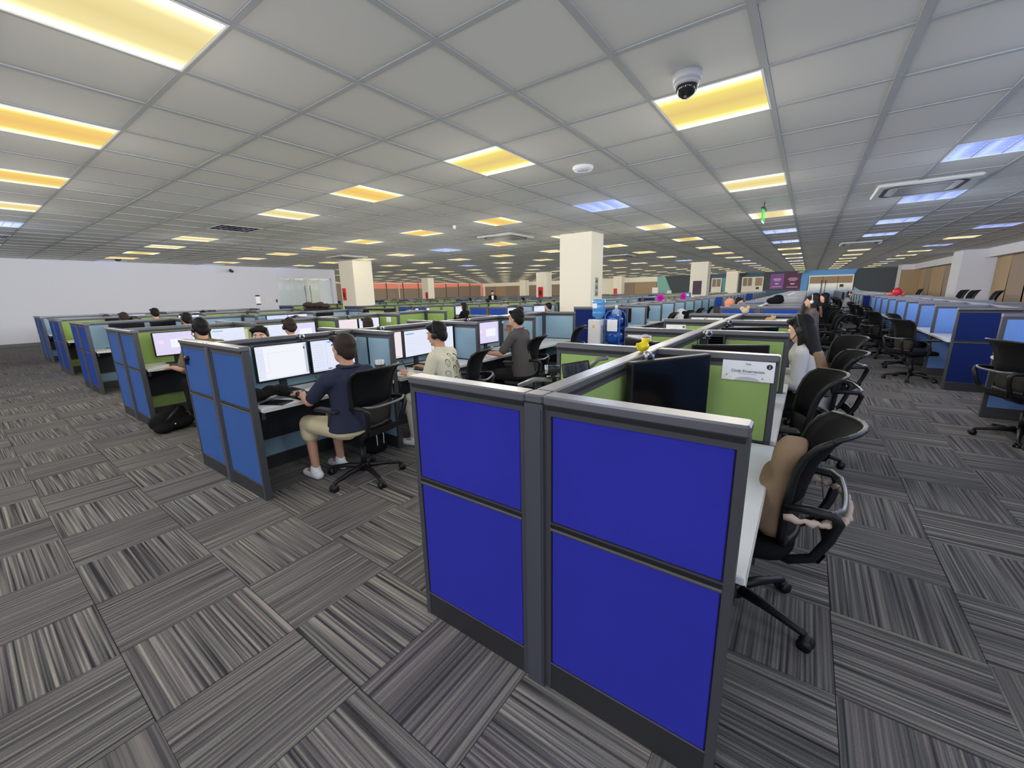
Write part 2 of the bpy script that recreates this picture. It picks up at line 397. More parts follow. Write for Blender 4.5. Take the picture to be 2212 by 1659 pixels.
blind_bay('window_1', 30.25, 44.95, XW_R); blind_bay('window_2', 13.75, 28.45, XW_R); blind_bay('window_3', 46.75, YB-.05, XW_R)
M_REV = mat('bay_reveal', rgb(150, 128, 100), .8)
struct(MB().box(6.66, XW_R+.3, 30.2, 30.24, 0, 2.72).box(6.66, XW_R+.3, 44.955, 44.99, 0, 2.72).build('trim_8', M_REV))
# far walls: blinds facing down the hall and along the far side
def blind_wall(name, x0, x1, y, z1, glow=False):
    wdw = struct(MB().box(x0, x1, y+.08, y+.12, .0, z1).build(name, mat('window_dark', rgb(30, 30, 34), .2)))
    n = max(2, round((x1-x0)/2.3)); st = (x1-x0)/n
    for k in range(n):
        a, b = x0+k*st+.015, x0+(k+1)*st-.015
        MB().plate([(a, y, .2), (b, y, .2), (b, y, z1-.02), (a, y, z1-.02)], (0, .01, 0), 1).cyl((a, y+.03, z1-.03), (b, y+.03, z1-.03), .03, n=8).build('roller_blind', M_BLIND if k % 2 else M_BLIND2, wdw)
    return wdw
blind_wall('window_4', -29.6, -22.0, YB, 2.62); blind_wall('window_5', -20.0, -14.45, YB, 2.55); blind_wall('window_6', -41.5, -31.0, YB, 2.62)
struct(MB().box(XFAR, -14.4, YB-.05, YB+.1, 2.62, ZC).build('trim_9', M_CREAM))
# dusk windows: sunset glow above half-drawn blinds
M_SUNSET = mat('sunset_sky', (0, 0, 0, 1), .5, emit=rgb(226, 128, 104), estr=.8)
struct(MB().box(XFAR-.2, XFAR-.1, 26, YB, 0, 3.05).build('wall_far_window', M_SUNSET))
wdw = struct(MB().box(XFAR-.06, XFAR, 16.1, YB, 0, .9).build('window_7', M_CREAM))
for k in range(-4, 9):
    a = 26.5+k*2.6; zb = 3.0 if k < 1 else 2.42 - (.0 if k < 5 else -.1*(k-4))
    MB().box(XFAR-.03, XFAR, a+.04, a+2.56, .9, min(zb, 3.0)).build('roller_blind', M_BLIND2, wdw)
    MB().box(XFAR-.05, XFAR+.03, a-.04, a+.04, .9, 3.1).build('mullion', mat('mullion_dark', rgb(60, 48, 46), .5), wdw)
struct(MB().box(XFAR-.06, XFAR+.05, 13.1, 16.1, 0, ZC).build('wall_far_pier', M_CREAM))
# columns
for a, b, c, d in ((-5.23, -4.24, 9.55, 10.35), (-17.05, -15.95, 9.95, 10.95), (-5.3, -4.32, 26.1, 26.95), (-17.43, -16.43, 27.6, 28.4), (-29.95, -29.07, 26.6, 27.4), (-17.3, -16.3, 43.6, 44.5), (-5.9, -4.9, 43.6, 44.5), (-29.95, -29.07, 43.4, 44.3)):
    struct(MB().rbox(a, b, c, d, 0, ZC+.012, .012).build('column', M_CREAM))

# ------------------------------------------------------------------ glass doors
M_GLASS = mat('glass', rgb(235, 245, 250), .03, spec=.5, trans=.9, ior=1.1); M_FROST = mat('frosted_glass', rgb(230, 238, 246), .45, trans=.45, ior=1.1)
M_STEEL = mat('steel', rgb(120, 120, 122), .25, .9)
d1 = struct(MB().box(XW_L-.12, XW_L-.10, DOOR_Y0+.02, DOOR_Y1-.02, 2.56, 2.62).build('door_1', M_STEEL))
yy = [DOOR_Y0+.03, 10.55, 11.35, 12.1, DOOR_Y1-.03]
for k in range(4):
    MB().box(XW_L-.115, XW_L-.103, yy[k]+.006, yy[k+1]-.006, .02, 2.55).build('glass_pane', M_FROST if k == 3 else M_GLASS, d1)
    MB().box(XW_L-.125, XW_L-.09, yy[k]+.15, yy[k+1]-.15, 2.5, 2.58).build('patch_fitting', M_STEEL, d1)
for y in (11.2, 11.5):
    MB().cyl((XW_L-.04, y, .7), (XW_L-.04, y, 2.2), .018).cyl((XW_L-.11, y, .9), (XW_L-.04, y, .9), .012).cyl((XW_L-.11, y, 2.0), (XW_L-.04, y, 2.0), .012).build('pull_handle', M_STEEL, d1)
M_GRAD = bpy.data.materials.new('frosted_film'); M_GRAD.use_nodes = True
nt = M_GRAD.node_tree; b = nt.nodes['Principled BSDF']; tc = nt.nodes.new('ShaderNodeTexCoord'); sp = nt.nodes.new('ShaderNodeSeparateXYZ'); rp = nt.nodes.new('ShaderNodeValToRGB')
nt.links.new(tc.outputs['Object'], sp.inputs[0]); mr = nt.nodes.new('ShaderNodeMapRange'); mr.inputs[1].default_value = .2; mr.inputs[2].default_value = 2.0
nt.links.new(sp.outputs['Z'], mr.inputs[0]); nt.links.new(mr.outputs[0], rp.inputs[0]); nt.links.new(rp.outputs[0], b.inputs['Base Color']); b.inputs['Roughness'].default_value = .3
e = rp.color_ramp.elements; e[0].position = .1; e[0].color = rgb(36, 76, 150); e[1].position = .78; e[1].color = rgb(226, 226, 216); k = e.new(.45); k.color = rgb(120, 150, 180)
d2 = struct(MB().box(.68, 4.05, YB-.12, YB-.02, 2.5, 2.62).box(.62, .70, YB-.12, YB-.02, 0, 2.62).box(4.02, 4.10, YB-.12, YB-.02, 0, 2.62).build('door_2', M_WHITE))
for a, b in ((.7, 1.72), (1.76, 2.9), (2.94, 4.02)):
    MB().box(a, b, YB-.08, YB-.06, .02, 1.8).build('glass_pane', M_GRAD, d2); MB().box(a, b, YB-.08, YB-.06, 1.84, 2.5).build('fanlight', M_BLIND, d2)
MB().box(.7, 4.02, YB-.09, YB-.05, 1.80, 1.84).build('transom', M_WHITE, d2)
for x in (1.66, 1.98): MB().cyl((x, YB-.16, .5), (x, YB-.16, 2.15), .03).build('pull_handle', M_STEEL, d2)
MB().box(3.1, 3.4, YB-.09, YB-.082, 1.45, 1.72).build('notice', M_BLK2, d2)
for n, (a, b, w0, w1) in enumerate(((-8.34, -7.3, -8.25, -7.4), (-6.84, -6.2, None, None), (-5.31, -3.3, -5.2, -4.35))):
    d = struct(MB().box(a, b, YB-.08, YB-.02, 0, 2.7).build('door_%d' % (n+3), mat('cream_door', rgb(226, 222, 206), .6)))
    if w0 is not None:
        MB().box(w0, (w0+w1)/2-.03, YB-.09, YB-.08, 1.76, 2.6).build('pane', M_BLIND2, d); MB().box((w0+w1)/2+.03, w1, YB-.09, YB-.08, 1.76, 2.6).build('pane', M_BLIND2, d)
    if n == 2:
        MB().box(-4.05, -3.4, YB-.09, YB-.08, 1.76, 2.6).build('pane', M_BLIND, d)
        MB().box(-3.95, -3.65, YB-.1, YB-.08, 1.4, 1.62).build('notice', M_BLK2, d)
# ================================================================== CEILING FIXTURES
half = SX/2-.02; halfy = SY/2-.016
Y0, Y1, Y2 = rgb(234, 204, 128), rgb(252, 232, 128), rgb(255, 250, 214)
O0, O1, O2 = rgb(246, 200, 118), rgb(252, 218, 122), rgb(255, 247, 200)
P0, P1, P2 = rgb(238, 218, 152), rgb(250, 234, 170), rgb(255, 252, 225)
DIFF = {}
for nm, cs in (('yellow', (Y0, Y1, Y2)), ('amber', (O0, O1, O2)), ('pale', (P0, P1, P2))):
    for ax in (0, 1): DIFF[nm, ax] = gradient_emit('diffuser_%s_%d' % (nm, ax), *cs, half if ax == 0 else halfy, ax, .97, 1.7)
fb = MB()
for a0, a1, b0, b1 in ((-half-.012, half+.012, -halfy-.010, -halfy), (-half-.012, half+.012, halfy, halfy+.010), (-half-.012, -half, -halfy, halfy), (half, half+.012, -halfy, halfy)): fb.box(a0, a1, b0, b1, -.004, .03)
FRAME_ME = fb.mesh('frame', M_WHITE)
DIFF_ME = {k: MB().rbox(-half, half, -halfy, halfy, 0, .012, .004).mesh('diffuser', v) for k, v in DIFF.items()}
M_TUBE = mat('cool_tube', (0, 0, 0, 1), .3, emit=rgb(222, 232, 255), estr=4)
M_REFL = mat('cool_reflector', rgb(160, 174, 220), .35, .3, emit=rgb(150, 168, 242), estr=.75)
M_VANE = mat('louvre_vane', rgb(206, 214, 240), .3, .4); M_VANE_D = mat('louvre_vane_dim', rgb(130, 134, 146), .2, .9); M_DIMBOX = mat('unlit_reflector', rgb(70, 74, 88), .3, .7)
def louvre_parts(on):
    t = MB(); v = MB(); bk = MB().box(-half, half, -halfy, halfy, .085, .095).box(-half, half, -halfy, -halfy+.01, .0, .09).box(-half, half, halfy-.01, halfy, .0, .09).box(-half, -half+.01, -halfy, halfy, 0, .09).box(half-.01, half, -halfy, halfy, 0, .09)
    for k in range(3): t.cyl((-half*.66+k*half*.66, -halfy*.96, .06), (-half*.66+k*half*.66, halfy*.96, .06), .014, n=8)
    for k in range(1, 7): v.box(-half, half, -halfy+k*2*halfy/7-.003, -halfy+k*2*halfy/7+.003, .002, .032)
    for k in range(1, 3): v.box(-half+k*2*half/3-.008, -half+k*2*half/3+.008, -halfy, halfy, 0, .040)
    return bk.mesh('reflector', M_REFL if on else M_DIMBOX), t.mesh('tubes', M_TUBE if on else M_VANE_D), v.mesh('louvre', M_VANE if on else M_VANE_D)
LOUV = {1: louvre_parts(True), 0: louvre_parts(False)}
def lamp_data(name, col, power):
    d = bpy.data.lights.new(name, 'POINT'); d.color = col; d.shadow_soft_size = .3; d.energy = power
    d.use_nodes = True; nt = d.node_tree; em = nt.nodes['Emission']; fo = nt.nodes.new('ShaderNodeLightFalloff'); fo.inputs['Strength'].default_value = 1.0
    nt.links.new(fo.outputs['Linear'], em.inputs['Strength'])
    return d
L_WARM = lamp_data('warm_lamp', LAMP_WARM, LAMP_POWER); L_COOL = lamp_data('cool_lamp', LAMP_COOL, LAMP_POWER)
L_WARM_FAR = lamp_data('warm_far_lamp', LAMP_WARM, FAR_POWER); L_COOL_FAR = lamp_data('cool_far_lamp', LAMP_COOL, FAR_POWER)
LANE = {7: 'beside the beige window blinds', 4: 'over the cool blue dividers', 1: 'of the dome camera', -2: 'of the white wifi disc', -5: 'one left of the wifi disc', -8: 'two left of the wifi disc',
        -11: 'three left of the wifi disc', -14: 'four left of the wifi disc', -17: 'four from the plain wall', -20: 'three from the plain wall', -23: 'two from the plain wall', -26: 'hugging the plain white wall'}
lane_n = {}
VAR = {(1, 0): ('yellow', 1), (-2, 0): ('yellow', 1), (-5, 0): ('amber', 0), (-8, 0): ('pale', 0), (-5, 4): ('amber', 0), (-8, 4): ('amber', 1), (1, 4): ('pale', 1), (1, 8): ('pale', 0), (-2, -4): ('pale', 0), (-5, -4): ('amber', 0), (-8, -4): ('amber', 0), (-11, -4): ('pale', 0), (-2, 8): ('pale', 0), (-14, 0): ('pale', 0)}
rl = random.Random(11)
for i, j, x, y, z in sorted(LAMPS, key=lambda l: (l[0], l[1])):
    n = lane_n.get(i, 0); lane_n[i] = n+1
    blue = (i, j) in BLUE; off = (i, j) in OFF
    far_ = z > 26 or i < -26
    if i in LANE and n < 18: lab = '%s ceiling light, %s in the lane %s' % ('unlit louvred' if off else 'bluish louvred' if blue else 'yellow', ORD[n], LANE[i]); grp = 'ceiling lights'
    else: lab = 'small yellow ceiling light, %s in the %s lane beyond the white wall' % (ORD[min(n, 17)], ORD[max(0, (-29-i)//3)]); grp = 'ceiling lights at the far end'
    if i not in LANE and blue: blue = False
    t = thing('ceiling_light', lab, 'ceiling light', (x, y, ZC-.002), 0, grp)
    link('frame', FRAME_ME, t)
    if blue or off:
        for nm, me in zip(('reflector', 'tubes', 'louvre'), LOUV[0 if off else 1]): link(nm, me, t)
    else:
        v = VAR.get((i, j)) or (rl.choice(('yellow', 'amber', 'pale', 'pale')), rl.choice((0, 1)))
        link('diffuser', DIFF_ME[v], t)
    if not off and i != -26:
        fr_ = y > 13 or x < -13
        link('lamp_light', (L_COOL_FAR if blue else L_WARM_FAR) if fr_ else (L_COOL if blue else L_WARM), t, (0, 0, -.45))
L_BACK = lamp_data('neutral_lamp', (.92, .95, 1.0), LAMP_POWER*1.2); L_OFFICE = lamp_data('office_lamp', (1, .98, .92), 40)
# lamps of the same grid standing just outside the picture
for i in range(-20, 8, 3):
    for j in (-8, -4, 0, 4, 8):
        if (i, j) not in lamp_cells and i >= -14 or (i, j) in ((7, 0), (4, -4), (4, 0)):
            if (i, j) not in lamp_cells: link('room_lamp', L_COOL if i > 2 else L_BACK if j < 0 and i > -12 else L_WARM, None, (cx(i), cy(j), ZC-.45))

link('room_lamp', L_OFFICE, None, (XW_L-1.3, 8.7, 2.4))
# cassette air conditioners
M_AC = mat('ac_white', rgb(206, 206, 206), .5); M_SLOT = mat('ac_slot', rgb(26, 26, 28), .7); M_GRILLE = mat('ac_grille', rgb(120, 120, 122), .6)
AC_LAB = ['ceiling air conditioner with dark slot, biggest in view, beside a cool louvred light', 'ceiling air conditioner far along the lane of louvred lights by the pillars', 'ceiling air conditioner left of the nearest square column', 'ceiling air conditioner touching the top of the column with a red alarm box', 'ceiling air conditioner beyond the nearest square column']
for (x, y), lab in zip(AC, AC_LAB):
    t = thing('air_conditioner', lab, 'air conditioner', (x, y, ZC-.045), 0, 'cassette air conditioners')
    MB().rbox(-.60, .60, -.60, .60, 0, .05, .02).build('body', M_AC, t)
    for q in range(4):
        R = Matrix.Rotation(q*PI/2, 4, 'Z'); s = MB()
        o_ = [(-.46, -.385), (-.425, -.455), (-.36, -.50), (.36, -.50), (.425, -.455), (.46, -.385)]; i_ = [(-.405, -.385), (-.385, -.41), (-.34, -.435), (.34, -.435), (.385, -.41), (.405, -.385)]
        for k in range(5): s.poly([tuple(R @ Vector((*p, -.0015))) for p in (o_[k], o_[k+1], i_[k+1], i_[k])])
        s.build('slot', M_SLOT, t)
    g = MB().rbox(-.33, .33, -.33, .33, -.014, .004, .006)
    g.build('grille', M_GRILLE, t)
# dome camera
t = thing('dome_camera', 'white dome security camera with dark bubble beside a yellow light', 'camera', (-.21, 2.49, ZC))
MB().cyl((0, 0, .0), (0, 0, -.06), .105, .10, 24).cyl((0, 0, -.06), (0, 0, -.085), .10, .085, 24).build('housing', mat('housing_white', rgb(180, 180, 184), .4), t)
MB().ell((0, 0, -.085), (.078, .078, .085), 20, 12).build('bubble', mat('smoked_dome', rgb(36, 36, 38), .08), t)
MB().ell((0, -.02, -.13), (.03, .03, .038), 12, 8).build('lens', mat('lens_grey', rgb(130, 130, 132), .15), t)
# wifi disc
t = thing('access_point', 'white round wifi disc with a small blue glow on the ceiling', 'wifi access point', (-1.86, 4.1, ZC))
MB().rings([[(r*math.cos(a), r*math.sin(a), zz) for a in [2*PI*k/28 for k in range(28)]] for r, zz in ((.13, 0), (.135, -.02), (.12, -.045), (.06, -.055))], 0).build('disc', M_WHITE, t)
MB().tube([(.075*math.cos(a), .075*math.sin(a), -.052) for a in [-2.6+.2*k for k in range(8)]], .006, 6).build('light_ring', mat('blue_led', (0, 0, 0, 1), .3, emit=rgb(100, 120, 255), estr=2), t)
# exit signs
M_EXIT = mat('exit_green', rgb(20, 90, 40), .25, emit=rgb(50, 226, 90), estr=.75)
t = thing('exit_sign', 'green exit sign hanging edge-on below a yellow ceiling light', 'exit sign', (-.15, 8.4, ZC))
MB().box(-.012, .012, -.20, .20, -.36, -.14).build('panel', M_EXIT, t)
MB().box(-.03, .03, -.2, .2, -.15, -.11).box(-.008, .008, -.02, .02, -.11, 0).build('bracket', M_BLK2, t)
t = thing('exit_sign', 'small green lit exit sign above the glass door at the end of the long aisle', 'exit sign', (-.05, YB-1.2, ZC-.12))
MB().box(-.36, .36, -.02, .02, -.15, .10).build('panel', mat('exit_dark', rgb(20, 60, 40), .4), t); text('EXIT', .2, (0, -.025, -.03), (PI/2, 0, 0), t, M_EXIT)
MB().box(-.01, .01, -.01, .01, .1, .12).build('bracket', M_BLK2, t)
t = thing('exit_sign', 'small green lit exit sign far off above the beige blinds', 'exit sign', (-23.6, 47.5, ZC-.3))
MB().box(-.35, .35, -.03, .03, -.22, .16).build('panel', M_EXIT, t); MB().box(-.01, .01, -.01, .01, .16, .3).build('bracket', M_BLK2, t)
# small ceiling things
for x, y, lab in ((-6.3, 6.35, 'tiny white sprinkler head below the ceiling near an amber light'), (-21.0, 3.2, 'small dark dome camera close to the plain white wall')):
    big = x < -20
    t = tag(MB().ell((0, 0, -.03), (.09 if big else .04, .09 if big else .04, .05), 12, 8).cyl((0, 0, 0), (0, 0, -.03), .1 if big else .02, n=12).build('ceiling_camera' if big else 'sprinkler', M_BLK2 if big else M_WHITE, None, (x, y, ZC)), lab, 'camera' if big else 'sprinkler')
t = thing('wall_camera', 'black bullet camera high on the plain white wall', 'camera', (XW_L, 7.55, ZC-.22))
MB().cyl((.02, 0, 0), (.30, -.02, -.05), .06, n=12).build('body', M_BLK2, t); MB().box(0, .12, -.02, .02, 0, .08).build('bracket', M_BLK2, t)
# ================================================================== PARTITIONS
PANEL = {}
T2 = .025
def panel_parts(Lx, ca, cb, lod, hh=HP):
    """a partition panel along +X, thickness along Y; ca faces -Y, cb faces +Y"""
    key = (round(Lx, 3), ca, cb, lod)
    if key in PANEL: return PANEL[key]
    out = []
    if lod == 0:
        f = MB()
        f.box(0, .026, -T2, T2, 0, 1.166).box(Lx-.026, Lx, -T2, T2, 0, 1.166).box(.026, Lx-.026, -T2, T2, 1.130, 1.166).box(.026, Lx-.026, -T2, T2, .700, .734)
        f.box(.026, Lx-.026, -.012, .012, .1, 1.14)
        out.append(('frame', f.mesh('frame', M_FRAME)))
        out.append(('kick_plate', MB().box(.026, Lx-.026, -T2+.002, T2-.002, 0, .125).mesh('kick_plate', M_KICK)))
        out.append(('top_rail', MB().rbox(0, Lx, -.037, .037, 1.166, HP, .006).box(0.01, Lx-.01, -.029, .029, 1.150, 1.166, 1).mesh('top_rail', [M_CAP, M_DARK])))
        for s in (-1, 1):
            bd = MB()
            bd.box(.026, Lx-.026, s*T2-.003, s*T2+.003, .706, .714); bd.box(.026, Lx-.026, s*T2-.002, s*T2+.002, .714, .728, 1)
            out.append(('kick_bead', MB().box(.026, Lx-.026, s*(T2-.001)-.002, s*(T2-.001)+.002, .1245, .128, 0).mesh('kick_bead', M_BEAD)))
            out.append(('mid_bead', bd.mesh('mid_bead', [M_BEAD, M_DARK])))
        for c, s in ((ca, -1), (cb, 1)):
            y0, y1 = sorted((s*.012, s*.0225))
            out.append(('fabric_panel', MB().rbox(.030, Lx-.030, y0, y1, .736, 1.128, .003).mesh('fabric_panel', FAB[c])))
            out.append(('fabric_panel', MB().rbox(.030, Lx-.030, y0, y1, .128, .698, .003).mesh('fabric_panel', FAB[c])))
    else:
        f = MB().box(0, Lx, -T2+.002, T2-.002, 0, 1.166, 0).box(0, Lx, -.036, .036, 1.166, HP, 1)
        for mi, s in ((2, -1), (3, 1)):
            y0, y1 = sorted((s*(T2-.004), s*(T2+.001)))
            f.box(.04, Lx-.04, y0, y1, .73, 1.135, mi)
            if lod == 1: f.box(.04, Lx-.04, y0, y1, .13, .70, mi)
        out.append(('panel', f.mesh('panel', [M_FRAME, M_CAP, FAB[ca], FAB[cb]])))
    PANEL[key] = out
    return out
def panel(parent, x, y, rz, Lx, ca, cb, lod):
    ps = panel_parts(Lx, ca, cb, lod)
    if lod > 0:
        return link('panel', ps[0][1], parent, (x, y, 0), rz)
    root = link('panel', ps[0][1], parent, (x, y, 0), rz)
    for nm, me in ps[1:]: link(nm, me, root)
    return root
POST_ME = MB().box(-.0365, .0365, -.0365, .0365, 0, 1.168).box(-.030, .030, -.040, -.0365, .02, 1.15, 0).mesh('post', M_POST)
PCAP_ME = MB().rbox(-.037, .037, -.037, .037, 1.168, HP, .006).mesh('post_cap', M_CAP)
WL = .641
def island(cx_, y0, n, left, right, end, lod, label, far_end=True, group=None, lod_in=None, start=True):
    t = thing('partition_island', label, 'office partition', (cx_, y0, 0), 0, group)
    lod_in = lod if lod_in is None else lod_in
    def post(x, y):
        p = link('post', POST_ME, t, (x, y, 0))
        if lod == 0: link('post_cap', PCAP_ME, p)
    ends = ([0] if start else []) + ([n*CW] if far_end else [])
    for k, ye in enumerate([0, n*CW]):
        if (k == 0 and not start) or (k == 1 and not far_end): continue
        ca, cb_ = (end, right) if k == 0 else (right, end)
        ca2, cb2 = (end, left) if k == 0 else (left, end)
        l_ = lod if k == 0 else lod_in
        panel(t, .037, ye, 0, WL-.037, ca, cb_, l_); panel(t, -WL, ye, 0, WL-.037, ca2, cb2, l_)
        if l_ < 2: post(0, ye)
    for k in range(n):
        panel(t, 0, k*CW+.037, PI/2, CW-.074, right, left, lod_in)
    for k in range(1, n):
        panel(t, .037, k*CW, 0, WL-.037, right, right, lod_in); panel(t, -WL, k*CW, 0, WL-.037, left, left, lod_in)
        if lod_in < 2: post(0, k*CW)
    return t
def ix(k): return -DX*k
def iy(k): return YO*k
island(0, 0, 4, 'green', 'green', 'blue_near_lit', 0, 'nearest partition island with blue end panels and green dividers')
B1 = [None, ('green', 'sky', 'blue'), ('sky', 'green', 'blue'), ('green', 'sky', 'blue_far_lit'), ('sky', 'green', 'blue_far_lit'), ('green', 'sky', 'blue')]
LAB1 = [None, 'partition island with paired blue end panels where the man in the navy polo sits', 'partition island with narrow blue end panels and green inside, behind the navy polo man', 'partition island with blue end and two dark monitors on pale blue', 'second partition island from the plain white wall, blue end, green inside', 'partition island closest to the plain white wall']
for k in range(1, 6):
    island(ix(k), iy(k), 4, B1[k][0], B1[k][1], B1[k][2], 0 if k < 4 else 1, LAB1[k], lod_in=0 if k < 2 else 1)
# second bank beyond the cross aisle
Y2 = 7.75
island(0, Y2-.05, 8, 'green', 'green', 'blue_far_lit', 1, 'long green partition island behind the nearest one, blue end panels showing')
L2 = ['', 'pale blue partition island with empty chairs behind the water dispenser', 'partition island with two blue end panels past the grey-shirted man', 'partition island with blue end and green inside left of the nearest column', 'partition island with blue ends in line with the black cabinet']
C2 = [None, ('green', 'sky', 'navy'), ('sky', 'sky', 'blue_far_lit'), ('green', 'green', 'blue_far_lit'), ('sky', 'green', 'blue_far_lit')]
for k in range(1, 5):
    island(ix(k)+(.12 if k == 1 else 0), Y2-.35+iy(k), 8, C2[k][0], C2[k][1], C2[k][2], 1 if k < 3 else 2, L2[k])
island(ix(6), Y2+.5, 7, 'sky', 'green', 'blue_far_lit', 2, 'partition island in front of the glass door in the plain white wall')
# right-hand side: two islands along the window wall
island(3.15, .60, 4, 'sky_cool_lit', 'sky_cool_lit', 'navy', 1, 'partition island cut by the picture edge beside the nearest black chair there')
island(3.12, 7.32, 8, 'sky_cool_lit', 'sky_cool_lit', 'navy', 0, 'partition island with big shaded blue end panel and cool-lit pale blue dividers', lod_in=1)
island(3.12, 20.4, 8, 'sky', 'sky', 'navy', 1, 'partition island behind the cool-lit one, shaded blue end and pale dividers')
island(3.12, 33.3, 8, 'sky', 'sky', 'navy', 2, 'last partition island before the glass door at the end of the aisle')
# far banks: only their tops show over one another
FARC = [('green', 'green', 'navy'), ('sky', 'green', 'blue_far_lit'), ('green', 'sky', 'blue_far_lit'), ('sky', 'sky', 'blue_far_lit')]
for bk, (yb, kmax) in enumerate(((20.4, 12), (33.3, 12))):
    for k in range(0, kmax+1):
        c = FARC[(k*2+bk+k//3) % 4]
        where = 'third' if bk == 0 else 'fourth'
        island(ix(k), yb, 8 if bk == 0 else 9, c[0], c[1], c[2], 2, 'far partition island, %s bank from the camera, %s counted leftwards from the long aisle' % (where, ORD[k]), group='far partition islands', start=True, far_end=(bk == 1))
# ================================================================== DESKS
DESK_PARTS = [('worktop', MB().rbox(0, .635, 0, CW-.08, .700, .728, .004).mesh('worktop', M_TOP)),
              ('edge_band', MB().box(.635, .6375, .004, CW-.084, .699, .7275).mesh('edge_band', M_EDGE)),
              ('modesty_panel', MB().box(.02, .04, .02, CW-.10, .30, .70).mesh('modesty_panel', M_UNDER)),
              ('support_rail', MB().box(.08, .60, .004, .03, .64, .70).box(.08, .60, CW-.11, CW-.084, .64, .70).mesh('support_rail', M_UNDER))]
def desk(x, y, side, label, group=None):
    """side +1: the desk reaches towards +X from the spine at x; -1: towards -X"""
    t = thing('desk', label, 'desk', (x+side*.03, y+(.04 if side > 0 else CW-.04), 0), 0 if side > 0 else PI, group)
    for nm, me in DESK_PARTS: link(nm, me, t)
    return t
G1 = ['first', 'second', 'third', 'fourth']
for k in range(4):
    desk(0, k*CW, 1, 'white desk, %s on the chair side of the nearest green partition' % G1[k], 'desks of the nearest island')
    desk(0, k*CW, -1, 'white desk, %s on the hidden left flank of the nearest green partition' % G1[k], 'desks of the nearest island')
w2 = ['under the navy polo man\'s keyboard and mouse', 'under the forearms of the man in the printed white top', 'under the hand of the man in the grey tee', 'bare and empty, with a lone chair at the end of its row']
for k in range(4): desk(ix(1), iy(1)+k*CW, 1, 'white desk '+w2[k], 'desks between pale blue dividers')
for k in range(3): desk(ix(2), iy(2)+k*CW, 1, 'white desk in front of green panels, %s behind the navy polo man\'s island' % G1[k], 'desks behind the navy polo man')
for k, nm in ((3, 'with tangled cables under two dark monitors'), (4, 'second from the plain white wall'), (5, 'closest to the plain white wall')): desk(ix(k), iy(k), 1, 'white desk end '+nm)
desk(ix(1), iy(1), -1, 'white desk of the man whose forehead shows over the blue panel')
for k in range(8):
    desk(3.12, 7.32+k*CW, -1, 'white desk, %s along the cool blue dividers of the long aisle' % ORD[k], 'desks along the cool blue dividers')
for k in range(5): desk(ix(1)+.12, Y2-.35+iy(1)+k*CW, 1, 'white desk, %s behind the water dispenser' % ORD[k], 'desks behind the water dispenser')
desk(3.15, .6+3*CW, -1, 'white desk at the nearest chair beside the picture edge')
for k in range(3): desk(0, Y2-.05+k*CW, 1, 'white desk, %s on the aisle side of the long green island' % ORD[k], 'desks of the long green island')
for k in range(3): desk(3.12, 20.4+k*CW, -1, 'white desk, %s in the pale-divider island far down the aisle' % ORD[k], 'desks far down the aisle')

